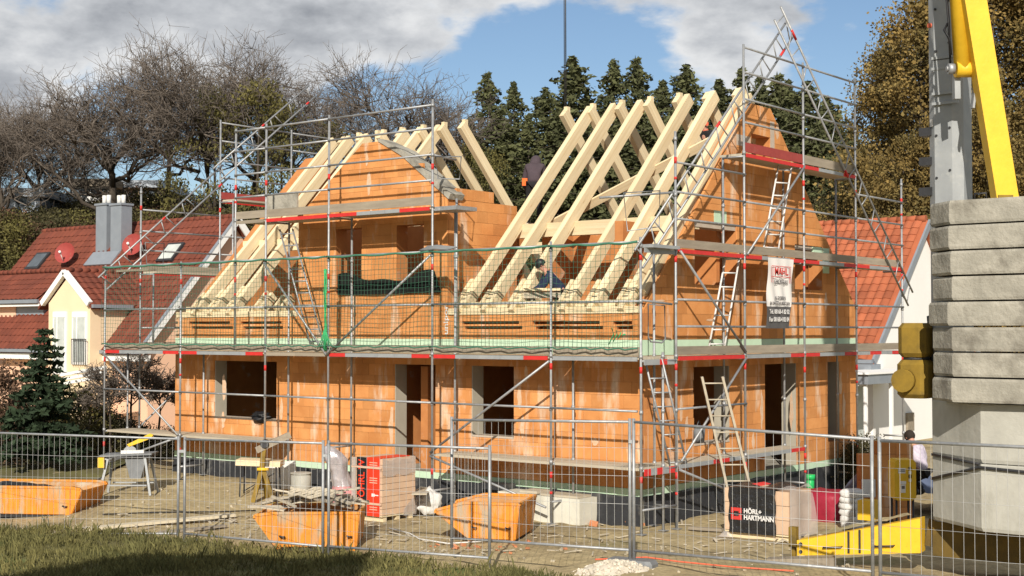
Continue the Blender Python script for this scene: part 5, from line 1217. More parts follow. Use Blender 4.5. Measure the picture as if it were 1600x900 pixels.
# ---------------------------------------------------------------- the house on the left
YE = 9.0; e = onY(222, 546, YE); rr_ = onX(372, 338, e.x); XR = e.x; ZE = e.z; YR = rr_.y; ZR = rr_.z; XLft = onY(68, 357, YR).x
tl_ = (ZR-ZE)/(YR-YE); sl_ = V((0, 1, tl_)).normalized(); nn = V((0, -tl_, 1)).normalized(); HL = math.hypot(ZR-ZE, YR-YE)
zg = -.2
lh = empty('cream_house', ((XLft+XR)/2, YE, zg), 'cream and peach house with a red tiled roof left of the building site', 'house')
MB().prism([(XLft, YE, ZE-.03), (XLft, YR, ZR-.03), (XLft, 2*YR-YE, ZE-.03), (XLft, 2*YR-YE, ZE-.22), (XLft, YR, ZR-.26), (XLft, YE, ZE-.22)], (XR-XLft, 0, 0)).build('roof', M['tile'], lh)
MB().bx((XLft+.3, YE+.45, zg), (XR-.30, 2*YR-YE-.45, ZE+.25)).build('wall', M['peach'], lh)
MB().prism([(XR-.32, YE+.45, zg), (XR-.32, YE+.45, ZE+.28), (XR-.32, YR, ZR-.30), (XR-.32, 2*YR-YE-.45, ZE+.28), (XR-.32, 2*YR-YE-.45, zg)], (.06, 0, 0)).build('gable_wall', M['peach'], lh)
MB().beam((XR+.03, YE-.05, ZE-.12), (XR+.03, YR+.03, ZR-.10), .06, .20).beam((XR+.03, YR-.03, ZR-.10), (XR+.03, 2*YR-YE+.05, ZE-.12), .06, .26).build('barge_board', M['whitewall'], lh)
MB().beam((XR-.02, YE-.05, ZE+.04), (XR-.02, YR+.03, ZR+.05), .16, .05).build('verge_trim', M['lead'], lh)
b = MB(); x = XLft
while x < XR-.35: b.tube((x, YR, ZR+.0), (x+.36, YR, ZR+.015), .11, 8); x += .34
b.build('ridge_tiles', M['tile'], lh)
tiles(lh, (XLft, YE-.08, ZE-.06), (1,0,0), sl_, XR-XLft-.05, HL, 'tile')
MB().beam((XLft, YE-.1, ZE-.10), (XR, YE-.1, ZE-.10), .14, .12).build('gutter', M['lead'], lh); MB().bx((XLft, YE-.02, ZE-.42), (XR-.1, YE+.44, ZE-.2)).build('eave_soffit', M['whitewall'], lh)
# gabled bay
yb = YE-.55; A, B1, C1 = onY(105, 424, yb), onY(70, 474, yb), onY(144, 474, yb); xw0, xw1 = onY(76, 500, yb).x, onY(141, 500, yb).x
ba = empty('tmp', (0,0,0)); bpy.data.objects.remove(ba)
def ymeet(z): return YE+(z-ZE)/tl_
MB().prism([(xw0, yb, zg), (xw1, yb, zg), (xw1, yb, C1.z), ((A.x), yb, A.z-.25), (xw0, yb, B1.z)], (0, ymeet(A.z)-yb, 0)).build('bay_wall', M['cream'], lh)
for S_, xe in ((B1, B1.x), (C1, C1.x)):
    MB().beam((xe, yb-.10, S_.z-.02), (A.x, yb-.10, A.z-.02), .16, .20, (0,0,1)).build('bay_barge_board', M['whitewall'], lh)
sR = V((C1.x-A.x+.1, 0, C1.z-A.z-.1)); dpt = ymeet(A.z)-yb+.2
MB().prism([(A.x, yb-.12, A.z), (A.x+sR.x, yb-.12, A.z+sR.z), (A.x+sR.x, yb-.12, A.z+sR.z-.1), (A.x, yb-.12, A.z-.1)], (0, dpt, 0)).build('bay_roof', M['tile'], lh)
MB().prism([(A.x, yb-.12, A.z), (A.x-sR.x, yb-.12, A.z+sR.z), (A.x-sR.x, yb-.12, A.z+sR.z-.1), (A.x, yb-.12, A.z-.1)], (0, dpt, 0)).build('bay_roof', M['tile'], lh)
tiles(lh, (A.x+sR.x, yb-.1, A.z+sR.z+.01), (0,1,0), -sR, dpt, sR.length, 'tile')
b = MB(); y = yb-.1
while y < yb+dpt-.4: b.tube((A.x, y, A.z+.03), (A.x, y+.36, A.z+.045), .10, 8); y += .34
b.build('ridge_tiles', M['tile'], lh)
MB().beam((C1.x+.16, yb-.1, C1.z-.1), (C1.x+.16, yb+1.6, C1.z-.1), .12, .12).build('gutter', M['lead'], lh)
for (pa, pb, ya, yb2) in ((84, 104, 487, 585), (114, 136, 487, 570)):
    p, q_ = onY(pa, ya, yb-.02), onY(pb, yb2, yb-.02)
    w = MB().bx((p.x, yb-.06, q_.z), (q_.x, yb-.004, p.z)).build('window', M['whitewall'], lh)
    MB().bx((p.x+.10, yb-.075, q_.z+.1), (q_.x-.10, yb-.062, p.z-.18)).build('pane', M['curtain'], w)
    MB().bx((p.x+.02, yb-.08, p.z-.20), (q_.x-.02, yb-.061, p.z-.05)).build('blind_box', M['whitewall'], w)
    MB().bx(((p.x+q_.x)/2-.15, yb-.085, q_.z+.1), ((p.x+q_.x)/2-.10, yb-.064, p.z-.18)).build('mullion', M['whitewall'], w)
p = onY(114, 530, yb-.1); q_ = onY(136, 570, yb-.1); b = MB()
for k in range(9): b.tube((p.x+(q_.x-p.x)*k/8, yb-.16, q_.z), (p.x+(q_.x-p.x)*k/8, yb-.16, p.z), .012, 5)
b.tube((p.x, yb-.16, p.z), (q_.x, yb-.16, p.z), .02, 5); b.build('window_railing', M['dark'], lh)
for k in range(3):
    p, q_ = onY(95, 600-k*7, YE-2.2), onY(165, 588-k*7, YE-2.2); MB().beam(p, q_, .12, .10).build('awning_bar', M['whitewall'], lh)
# left dormer with grey cladding
yd = YE+1.0; p, q_ = onY(-70, 470, yd), onY(66, 548, yd); xm = onY(24, 500, yd).x
MB().bx((p.x, yd, q_.z), (xm, yd+2.4, p.z)).build('dormer_wall', M['peach'], lh); MB().bx((xm+.004, yd+.03, q_.z), (q_.x, yd+2.4, p.z)).build('dormer_cladding', M['lead'], lh)
p1 = onY(0, 472, yd-.3); zt = onY(40, 425, yd+1.2).z; b = MB(); MB().prism([(p.x, yd-.35, p.z-.05), (p.x, yd+1.2, zt-.06), (p.x, ymeet(zt), zt-.06), (p.x, ymeet(zt), zt-.2), (p.x, yd-.35, p.z-.2)], (q_.x+.35-p.x, 0, 0)).build('dormer_roof', M['tile'], lh)
dv = V((0, 1.55, zt-p.z)); tiles(lh, (p.x, yd-.40, p.z-.04), (1,0,0), dv, q_.x+.35-p.x, dv.length, 'tile')
MB().bx((p.x, yd-.46, p.z-.18), (q_.x+.3, yd-.36, p.z-.04)).build('gutter', M['lead'], lh); MB().bx((p.x, yd-.36, p.z-.30), (q_.x+.3, yd, p.z-.2)).build('eave_soffit', M['whitewall'], lh)
b = MB(); x = p.x
while x < q_.x+.2: b.tube((x, yd+1.2, zt), (x+.36, yd+1.2, zt+.015), .10, 8); x += .34
b.build('ridge_tiles', M['tile'], lh)
PO = V((0, YE, ZE))
# chimney pair, skylights, dishes
for xa, xb in ((151, 167), (174, 190)):
    p, q_ = onP(xa, 395, PO, nn), onP(xb, 395, PO, nn); pt = onY(xa, 323, p.y+.2)
    ch = MB().bx((p.x, p.y-.05, p.z-.9), (q_.x, p.y+.45, pt.z)).build('chimney', M['lead'], lh)
    MB().bx((p.x-.05, p.y-.1, pt.z), (q_.x+.05, p.y+.5, pt.z+.08)).build('chimney_cap', M['lead'], ch)
    for k in (.3, .7): MB().tube((p.x+(q_.x-p.x)*k, p.y+.2, pt.z+.08), (p.x+(q_.x-p.x)*k, p.y+.2, pt.z+.42), .09, 10).build('flue', M['whiteplastic'], ch)
p, q_ = onP(147, 400, PO, nn), onP(187, 400, PO, nn); MB().beam((p.x, p.y-.25, p.z-.14), (q_.x, p.y-.25, p.z-.14), .7, .06, nn).build('chimney_flashing', M['lead'], lh)
for (x0, y0, x1, y1, gm) in ((41, 424, 70, 398, 'glass'), (246, 412, 283, 383, 'curtain')):
    p, q_ = onP(x0, y0, PO, nn), onP(x1, y1, PO, nn); w_ = .95; lo = p+nn*.1; hi = V((p.x, q_.y, q_.z))+nn*.1
    hi = p+sl_*((q_-p).dot(sl_))+nn*.1
    k = MB().beam(lo+V((w_/2,0,0)), hi+V((w_/2,0,0)), w_, .10, nn).build('skylight', M['dark'], lh)
    MB().beam(lo+V((w_/2,0,0))+sl_*.1+nn*.055, hi+V((w_/2,0,0))-sl_*.1+nn*.055, w_-.2, .02, nn).build('pane', M[gm], k)
for (x0, y0) in ((104, 397), (210, 384)):
    p = onP(x0, y0+16, PO, nn); c = onY(x0, y0, p.y-.25); b = MB(); dn = V((.45, -1, .35)).normalized(); _, sd, u, _ = frame(V((0,0,0)), dn)
    b.grid(lambda a, v: c+(sd*math.cos(a*2*math.pi)+u*math.sin(a*2*math.pi))*.44*v+dn*(.16*v*v), 20, 5); k = b.build('satellite_dish', M['rust'], lh)
    MB().tube(c-dn*.02, p, .035, 6).build('dish_mast', M['lead'], k); MB().tube(c-u*.38+dn*.1, c+dn*.45-u*.1, .02, 5).tube(c+dn*.42-u*.12, c+dn*.52-u*.08, .05, 8).build('dish_arm', M['whiteplastic'], k)
# ---------------------------------------------------------------- white house on the right
YE2 = 20.; e2 = onY(1365, 560, YE2); r2_ = onX(1452, 362, e2.x); XR2 = e2.x; XL2 = XR2-11; ZE2 = e2.z; YR2 = r2_.y; ZR2 = onY(1450, 343, r2_.y).z; t2 = (ZR2-ZE2)/(YR2-YE2); s2 = V((0,1,t2)).normalized(); n2_ = V((0,-t2,1)).normalized()
wh = empty('white_house', (XR2-5, YE2, -.2), 'white house with an orange red tiled roof behind the right end of the scaffold', 'house')
MB().prism([(XL2, YE2, ZE2-.03), (XL2, YR2, ZR2-.03), (XL2, 2*YR2-YE2, ZE2-.03), (XL2, 2*YR2-YE2, ZE2-.2), (XL2, YR2, ZR2-.24), (XL2, YE2, ZE2-.2)], (XR2-XL2, 0, 0)).build('roof', M['tile_orange'], wh)
tiles(wh, (XL2, YE2-.08, ZE2-.05), (1,0,0), s2, XR2-XL2-.02, math.hypot(ZR2-ZE2, YR2-YE2), 'tile_orange')
b = MB(); x = XL2
while x < XR2-.3: b.tube((x, YR2, ZR2+.02), (x+.36, YR2, ZR2+.04), .12, 8); x += .34
b.build('ridge_tiles', M['tile_orange'], wh)
MB().prism([(XR2-.45, YE2+.5, -.3), (XR2-.45, YE2+.5, ZE2+.3), (XR2-.45, YR2, ZR2-.3), (XR2-.45, 2*YR2-YE2-.5, ZE2+.3), (XR2-.45, 2*YR2-YE2-.5, -.3)], (.2, 0, 0)).build('gable_wall', M['whitewall'], wh)
MB().bx((XL2+.3, YE2+.5, -.3), (XR2-.46, 2*YR2-YE2-.5, ZE2+.2)).build('wall', M['whitewall'], wh)
MB().beam((XR2+.03, YE2-.05, ZE2-.10), (XR2+.03, YR2+.02, ZR2-.08), .07, .22).beam((XR2+.03, YR2-.02, ZR2-.08), (XR2+.03, 2*YR2-YE2, ZE2-.1), .07, .22).build('verge_trim', M['lead'], wh)
MB().bx((XR2-1.6, YE2-.25, ZE2-.38), (XR2+.02, YE2+.48, ZE2-.18)).build('eave_soffit', M['lead'], wh); MB().beam((XL2, YE2-.1, ZE2-.1), (XR2, YE2-.1, ZE2-.1), .14, .12).build('gutter', M['lead'], wh)
# porch on the gable side
p, q_ = onX(1385, 592, XR2+1.2), onX(1450, 592, XR2+1.2)
MB().bx((XR2-.24, p.y-1.5, p.z-.12), (XR2+1.3, p.y+3.0, p.z+.16)).build('porch_roof', M['lead'], wh); MB().bx((XR2-.2, p.y-1.6, p.z+.165), (XR2+1.36, p.y+3.1, p.z+.22)).build('porch_fascia', M['whitewall'], wh)
MB().bx((XR2-.245, p.y-.6, .3), (XR2-.22, p.y+1.6, p.z-.3)).build('door', M['curtain'], wh)
for k in (-1.4, .4): MB().bx((XR2+1.1, p.y+k, -.2), (XR2+1.2, p.y+k+.1, p.z-.13)).build('porch_post', M['whitewall'], wh)
q_ = onX(1440, 660, XR2+.2); MB().bx((XR2-.24, q_.y-.25, q_.z-.3), (XR2-.15, q_.y+.25, q_.z+.3)).build('wall_box', M['oldwood'], wh)
flush()
# far buildings on the slope
def far(px0, px1, y0, y1, d, wm, rm, label):
    a, c = at(px0, y1, d), at(px1, y0, d); r = empty('hill_house', (a+c)/2, label, 'house'); w = RT*((c-a).dot(RT)); h = V((0,0,c.z-a.z))
    MB().prism([a-V((0,0,3)), a-V((0,0,3))+w, a+w+h, a+h], FW*6).build('wall', M[wm], r); MB().prism([a+h-RT*.4-FW*.4+V((0,0,.004)), a+h+w+RT*.4-FW*.4+V((0,0,.004)), a+h+w+RT*.4-FW*.4+V((0,0,.45)), a+h-RT*.4-FW*.4+V((0,0,.45))], FW*7).build('roof', M[rm], r)
    n = max(2, int(w.length/2.2))
    for i in range(n):
        s = a+RT*(w.length*(i+.5)/n)-FW*.03; MB().prism([s-RT*.5+V((0,0,h.z*.2)), s+RT*.5+V((0,0,h.z*.2)), s+RT*.5+h*.8, s-RT*.5+h*.8], FW*.02).build('window', M['glass'], r)
    return r
far(-30, 62, 308, 325, 74, 'lead', 'lead', 'grey flat roofed house up on the wooded slope at the far left')
far(112, 170, 292, 310, 82, 'whitewall', 'oldwood', 'white house among the bare trees up on the slope')
far(188, 246, 294, 312, 84, 'cream', 'lead', 'cream house half hidden by bare trees on the slope')
# picket fence
pfc = empty('picket_fence', gp(150, 702), 'brown wooden picket fence before the cream house', 'fence'); b = MB()
a, c = at(60, 678, 41.5), at(205, 682, 39.5); n = 44
me = None
for i in range(n):
    p = a.lerp(c, i/(n-1)); zg_ = p.z
    if me is None: b = MB(); b.prism([(-.035, 0, -.55), (.035, 0, -.55), (.035, 0, .42), (0, 0, .5), (-.035, 0, .42)], (0, .025, 0)); me = b.mesh('picket', M['oldwood'])
    inst(me, 'picket', pfc, Matrix.Translation(p)@Matrix.Rotation(YAW, 4, 'Z'))
for z in (-.3, .2): MB().beam(a+V((0,0,z))+FW*.05, c+V((0,0,z))+FW*.05, .04, .08).build('rail', M['oldwood'], pfc)
# ---------------------------------------------------------------- vegetation
def quads(C, size, rnd=.35, flat=0., aspect=1.7):
    """small leaf faces at the points C"""
    n = len(C); a = rng.normal(size=(n,3)); a[:,2] *= (1-flat); a /= np.linalg.norm(a, axis=1)[:,None]
    b = rng.normal(size=(n,3)); b -= a*(a*b).sum(1)[:,None]; b /= np.linalg.norm(b, axis=1)[:,None]
    s = size*(1+rnd*rng.uniform(-1,1,size=(n,1))); A = a*s*aspect/2; B = b*s/2
    v = np.stack([C-A-B*.4, C-A*.1-B, C+A, C-A*.1+B], 1).reshape(-1,3); f = np.arange(4*n).reshape(n,4); return v, f
def bare(h, spread, seed, n1=9, lean=0, dens=1., up=.5, cr=None):
    """leafless tree: trunk, limbs into a rounded crown, sprays of fine twigs at its surface"""
    g = np.random.default_rng(seed); tr = MB(); tw = MB(); Rw = (cr or .30*h)*spread; cz = h*.71; Rz = h*.29
    def wig(a, b, n, amp, sag=0.):
        a, b = np.array(a), np.array(b); L_ = np.linalg.norm(b-a); out = []; off = np.zeros(3)
        for i in range(n+1):
            t = i/n; off = off*.7+g.normal(size=3)*amp*L_*(0 if i in (0, n) else 1); p = a+(b-a)*t+off*math.sin(math.pi*t)**.5+np.array([0,0,sag*L_*math.sin(math.pi*t)]); out.append(tuple(p))
        return out
    trunk = wig((0,0,-.5), (lean*h, .02*h*g.normal(), h*.72), 7, .012); r0 = h*.021
    tr.path(trunk, [r0*(1-.72*i/7) for i in range(8)], 8); T = np.array(trunk)
    for i in range(n1):
        a = i*2.4+g.uniform(-.5,.5); e = g.uniform(-.45, 1.0); rr = g.uniform(.35, .72)
        c1 = np.array([math.cos(a)*Rw*rr*math.cos(e*.9), math.sin(a)*Rw*rr*math.cos(e*.9), cz+Rz*e*.62])
        t = np.clip((c1[2]-Rw*rr*.75)/(h*.72), .28, .92); s = T[0]+(T[-1]-T[0])*t
        k = int(t*7); s = T[k]+(T[min(7,k+1)]-T[k])*(t*7-k); pth = wig(s, c1, 6, .07, .05); rl = r0*(.50-.22*t)
        tr.path(pth, [rl*(1-.6*j/6) for j in range(7)], 6)
        for j in range(int(10*dens)):
            d = g.normal(size=3); d[2] = d[2]*.8+.25; d /= np.linalg.norm(d); c2 = c1+d*np.array([Rw,Rw,Rz])*g.uniform(.22,.44)
            q = np.array([c2[0]/Rw, c2[1]/Rw, (c2[2]-cz)/Rz]); m = np.linalg.norm(q)
            if m > 1: q /= m**1.02; c2 = np.array([q[0]*Rw, q[1]*Rw, cz+q[2]*Rz])
            s2 = np.array(pth[int(g.integers(2, 7))]); p2 = wig(s2, c2, 5, .09, .03); tw.path(p2, [max(.012, rl*.34*(1-.65*u/5)) for u in range(6)], 4)
            for l in range(int(9*dens)):
                d = g.normal(size=3); d[2] = d[2]*.7+.35; d /= np.linalg.norm(d); c3 = c2+d*g.uniform(.35, 1.05)*h/14*1.15; s3 = np.array(p2[int(g.integers(2, 6))])
                p3 = wig(s3, c3, 3, .10); tw.path(p3, [.012, .011, .009, .006], 3)
                for m_ in range(4):
                    d2 = (c3-s3)/max(.1, np.linalg.norm(c3-s3))*.7+g.normal(size=3)*.6+np.array([0,0,.2]); s4 = np.array(p3[int(g.integers(1, 4))]); tw.path([tuple(s4), tuple(s4+d2*g.uniform(.2,.5)*h/14)], [.008, .005], 3)
    return tr.mesh('trunk', M['bark']), tw.mesh('branches', M['twig'])
def npmesh(name, v, f, mat):
    o = sheet(name, v, f, mat, False); me = o.data; bpy.data.objects.remove(o); return me
def spruce(H, Rm, seed, dens=1.):
    g = np.random.default_rng(seed); C = []; z = H*.06
    tk = MB().tube((0,0,-1), (0,0,H*.97), H*.013, 7, r2=.02); bm = MB()
    while z < H*.985:
        rad = Rm*min((1-z/H)**.58, (1-z/H)*2.9)*g.uniform(.55, 1.15)+.03; nb = int(g.integers(6, 9))
        for k in range(nb):
            a = g.uniform(0, 6.283); L_ = rad*g.uniform(.45, 1.15); n = max(5, int(L_*15*dens)); t = g.uniform(.12, 1, n)**.8
            drop = -.55*t*L_*(.5+.3*(1-z/H))+.20*L_*t**3
            px = np.stack([np.cos(a)*t*L_, np.sin(a)*t*L_, z+drop], 1)+g.normal(size=(n,3))*np.array([.12,.12,.09])*(.5+L_*.3)
            px[:,2] -= np.abs(g.normal(size=n))*.14; C.append(px)
            bm.path([(0,0,z), (math.cos(a)*L_*.5, math.sin(a)*L_*.5, z-.15*L_*.5), (math.cos(a)*L_*.9, math.sin(a)*L_*.9, z-.14*L_)], [.03,.02,.008], 3)
        z += g.uniform(.18, .30)*(H/13)*(.55 if z > H*.86 else 1)
    v, f = quads(np.concatenate(C), .16, .4, .55, 2.0)
    for q in (tk, bm): pass
    b0 = len(tk.v); tk.v += bm.v; tk.f += [tuple(i+b0 for i in x) for x in bm.f]; tk.m += bm.m; tk.s += bm.s
    return tk.mesh('trunk', M['bark']), npmesh('crown', v, f, M['spruce'])
def leafy(H, W_, seed, mat, ncl=230, per=55, size=.16, low=.18, gap=.5):
    g = np.random.default_rng(seed); rd = random.Random(seed); tr = MB(); tr.path([(0,0,-.6), (.1,.05,H*.3), (0,.1,H*.6), (.05,0,H*.95)], [H*.017, H*.013, H*.008, .02], 7); C = []
    for i in range(ncl):
        z = H*(low+(1-low)*g.uniform(0,1)**.9); prof = math.sin(math.pi*min(1, max(.0, (z/H-low*.6)/(1.02-low*.6)))**.8)**.75
        a = g.uniform(0, 6.283); r = W_*prof*g.uniform(.15, 1)**.6; c = np.array([math.cos(a)*r, math.sin(a)*r, z])
        if MN.noise(V(tuple(c*.42+seed))) < .10-.24/gap: continue
        tr.path([(0,0,max(.3, z-r*.75)), (c[0]*.5, c[1]*.5, z-r*.25), tuple(c)], [.05*max(.3, 1-z/H), .03*max(.3, 1-z/H), .008], 3)
        s = g.uniform(.35, .85); C.append(c+np.clip(g.normal(size=(per,3)), -1.7, 1.7)*np.array([s,s,s*.55])*.62)
    v, f = quads(np.concatenate(C), size, .4, .2, 1.4)
    return tr.mesh('trunk', M['bark']), npmesh('crown', v, f, M[mat])
def plant(kind, ms, p, s, rz, label, cat, group, sub='crown', sz=None):
    r = empty(kind, p, label, cat, group); r.rotation_euler = (0, 0, rz); r.scale = (s, s, s if sz is None else sz)
    for me in ms: o = bpy.data.objects.new(me.name.split('.')[0], me); COL.objects.link(o); o.parent = r
    return r
random.seed(31)
def root_at(px, d, ytop, H):
    """foot of a tree of nominal height H whose top shows at pixel row ytop"""
    p = at(px, ytop, d); g = ground(p.x, p.y)-.2; return V((p.x, p.y, g)), (p.z-g)/H
BV = [bare(14, 1.0, 3, 10), bare(14, 1.2, 8, 12, .02), bare(14, .85, 15, 9, -.02), bare(14, 1.05, 23, 10, .03)]
ORD = ['leftmost', 'second', 'third', 'fourth', 'fifth', 'sixth', 'seventh', 'eighth', 'ninth', 'tenth', 'eleventh', 'twelfth', 'thirteenth', 'fourteenth', 'fifteenth', 'sixteenth', 'seventeenth', 'eighteenth', 'nineteenth', 'twentieth']
def nth(px, allpx):
    k = sorted(allpx).index(px); n = len(allpx)
    return 'leftmost' if k == 0 else 'rightmost' if k == n-1 else ORD[k]+' from left'
BL = ((14,72,128,2,.8), (70,74,140,0,.75), (118,80,150,3,.8), (196,72,70,1,1.15), (262,78,86,0,.9), (322,71,42,3,1.0), (398,76,78,2,1.0), (506,78,120,3,.8), (618,73,74,1,1.05), (-30,78,140,3,.9), (455,84,175,0,.6), (668,86,185,2,.6))
for i, (px, d, yt, v, sw) in enumerate(BL):
    p, s = root_at(px, d, yt, max(w.co.z for w in BV[v][1].vertices)-.5)
    plant('bare_tree', BV[v], p, s*sw if abs(sw-1) < .3 else s, i*1.7, 'leafless grey brown tree on the slope, %s of the bare trees' % nth(px, [t[0] for t in BL]), 'tree', 'bare trees on the slope', sz=s)
SV = [spruce(14, 3.7, 1), spruce(14, 3.0, 2), spruce(14, 4.1, 5), spruce(14, 3.4, 9)]
k = 0
SL = ((762,80,113),(803,82,128),(852,80,136),(895,78,88),(918,84,148),(960,80,94),(995,82,90),(1036,80,126),(1072,78,100),(1124,80,124),(1160,80,104),(1188,82,120),(1216,78,116),(1232,84,125),(1262,80,126),(1292,82,150),(1310,76,175),
                    (735,76,185),(782,75,170),(826,76,180),(872,75,165),(940,75,170),(978,74,175),(1018,74,180),(1055,75,170),(1096,76,165),(1140,74,175),(1175,75,180),(1205,74,185),(1245,74,170),(1278,73,190),(715,79,215),(1328,78,200))
for (px, d, yt) in SL:
    H = 13.8; p, s = root_at(px, d, yt, H)
    
    plant('spruce_tree', SV[(k*7+k//3)%4], p, s*random.uniform(.92,1.1), k*2.1, '%s dark green spruce behind the roof timbers, %s of its row' % (('tall', nth(px, [t[0] for t in SL if t[2] < 160])) if yt < 160 else ('low', nth(px, [t[0] for t in SL if t[2] >= 160]))), 'tree', 'spruces behind the roof', sz=s); k += 1
AV = [leafy(14, 3.6, 4, 'autumn', 420, 115, .085, gap=1.3), leafy(14, 3.2, 9, 'autumn', 380, 115, .085, gap=1.5), leafy(14, 3.8, 14, 'olive', 170, 60, .11, .25, 1.0)]
AL = ((1398,64,78,0,.8), (1368,68,150,1,.7), (1440,60,14,0,.95), (1490,66,-20,1,1.0), (1548,60,-40,0,1.0), (1605,64,-30,1,1.1), (1655,60,-20,0,1.0), (1412,58,225,1,.8), (1458,57,200,0,.8), (1540,56,120,1,.9), (1372,60,258,0,.7), (1620,55,150,1,.9), (1500,58,170,0,.7))
for i, (px, d, yt, v, sw) in enumerate(AL):
    p, s = root_at(px, d, yt, 13.8); plant('autumn_tree', AV[v], p, s*sw, i*1.3, 'golden brown autumn tree behind crane and white house, %s of these' % nth(px, [t[0] for t in AL]), 'tree', 'autumn trees behind the crane', sz=s)
OL = ((335,70,150),(405,68,140),(440,72,170),(520,74,200),(730,72,235),(765,70,245))
for i, (px, d, yt) in enumerate(OL):
    p, s = root_at(px, d, yt, 13.8); plant('olive_tree', AV[2], p, s*.7, i*2.3, 'thin crowned tree with yellow olive leaves, %s of the olive trees' % nth(px, [t[0] for t in OL]), 'tree', 'olive leafed trees on the slope', sz=s)
def undergrowth(name, spots, label):
    C = {'hedge': [], 'olive': [], 'redleaf': []}
    for px, y, d in spots:
        p = at(px, y, d); g0 = ground(p.x, p.y); h = max(.6, p.z-g0); k = random.choice(('hedge','hedge','hedge','olive','redleaf')); n = int(26*h)
        c = np.clip(rng.normal(size=(n,3)), -1.5, 1.5)*np.array([.55,.55,.30*h])+np.array([p.x, p.y, g0+h*.5]); c = c[c[:,2] > g0]
        for q in c[::1]: C[k].append(q+np.clip(rng.normal(size=(16,3)), -1.6, 1.6)*.22)
    for k, L_ in C.items():
        v, f = quads(np.concatenate(L_), .085, .4, .2, 1.5); tag(sheet(name, v, f, M[k], False), label % {'hedge': 'dark olive', 'olive': 'yellowish', 'redleaf': 'russet'}[k], kind='stuff')
random.seed(77)
undergrowth('undergrowth', [(random.uniform(-40, 800), random.gauss(y, 9), d+random.uniform(-3, 3)) for y, d, n in ((338, 70, 130), (322, 74, 130), (308, 79, 120)) for _ in range(n)], '%s undergrowth on the slope behind the left roof')
undergrowth('undergrowth', [(random.uniform(1270, 1650), random.gauss(y, 9), d+random.uniform(-2, 2)) for y, d, n in ((335, 66, 70), (315, 70, 70)) for _ in range(n)], '%s undergrowth behind the white house')
# fir sapling and garden shrubs left of the site
def fir(H, seed):
    g = np.random.default_rng(seed); C = []; z = .12*H; tk = MB().tube((0,0,-.3), (0,0,H*.99), .05, 7, r2=.008)
    while z < H*.97:
        rad = .40*H*(1-z/H)**.9+.05
        for k in range(9):
            a = g.uniform(0, 6.283); L_ = rad*g.uniform(.65, 1.1); n = max(8, int(L_*55)); t = g.uniform(.05, 1, n); C.append(np.stack([np.cos(a)*t*L_, np.sin(a)*t*L_, z+t*L_*.22-.25*L_*t**2], 1)+g.normal(size=(n,3))*np.array([.07,.07,.03])*(.4+L_*.5))
            tk.path([(0,0,z), (math.cos(a)*L_*.9, math.sin(a)*L_*.9, z)], [.018,.005], 3)
        z += H*.052
    v, f = quads(np.concatenate(C), .10, .4, .3, 2.2); return tk.mesh('trunk', M['bark']), npmesh('crown', v, f, M['fir'])
p = at(68, 690, 34.5); p.z = ground(p.x, p.y)-.1; H = at(68, 508, 34.5).z-p.z
plant('fir_sapling', fir(H, 3), p, 1, 0, 'young dark fir tree before the cream house', 'tree', None)
SH = [bare(3.2, 1.1, 61, 9, 0, .7, cr=1.1), bare(3.0, 1.0, 66, 9, 0, .7, cr=1.0)]
for i, (px, d, yt, v) in enumerate(((205,37,565,0), (250,38,575,1), (170,36,580,0), (285,39,590,1), (140,39,600,1))):
    p = at(px, 690, d); p.z = ground(p.x, p.y)-.05; s = (at(px, yt, d).z-p.z)/2.9; plant('garden_shrub', SH[v], p, s, i*2.2, 'leafless garden shrub before the peach wall, %s of the bare shrubs' % nth(px, [205,250,170,285,140]), 'shrub', 'leafless garden shrubs')
LS = [leafy(2.6, 1.3, 71, 'redleaf', 60, 60, .075, .1, .6), leafy(2.6, 1.2, 75, 'olive', 50, 50, .07, .1, .6), leafy(2.6, 1.4, 79, 'hedge', 90, 70, .08, .02, .2)]
for i, (px, d, yt, v, lb) in enumerate(((14,36,590,0,'russet leaved shrub at the far left before the cream house'), (122,37,610,1,'olive leaved shrub right of the young fir'), (-25,37,590,0,'russet leaved shrub at the left picture edge'), (36,39,625,2,'dark hedge behind the russet shrub'), (95,40,640,2,'dark hedge behind the young fir'), (-10,40,640,2,'dark hedge at the left picture edge'), (150,40,640,2,'low dark hedge behind the picket fence'), (185,38,655,2,'low dark hedge left of the scaffold'), (225,39,668,2,'low dark hedge under the left scaffold platform'), (265,39,672,2,'low dark hedge at the left corner of the brick house'))):
    p = at(px, 690, d); p.z = ground(p.x, p.y)-.05; s = (at(px, yt, d).z-p.z)/2.5; plant('garden_bush', LS[v], p, s, i*1.4, lb, 'bush', 'garden bushes', sz=s)
for i, (px, d, yt) in enumerate(((1350,32,690),(1330,33,700))):
    p = at(px, 760, d); p.z = ground(p.x, p.y)-.05; s = (at(px, yt, d).z-p.z)/2.5; plant('garden_bush', LS[2 if i < 2 else 0], p, s*.8, i*1.4, ['dark bush behind the right corner of the brick house', 'dark bush beside the gable end of the brick house', 'russet bush before the white house', 'russet bush under the porch of the white house'][i], 'bush', 'bushes by the white house', sz=s)
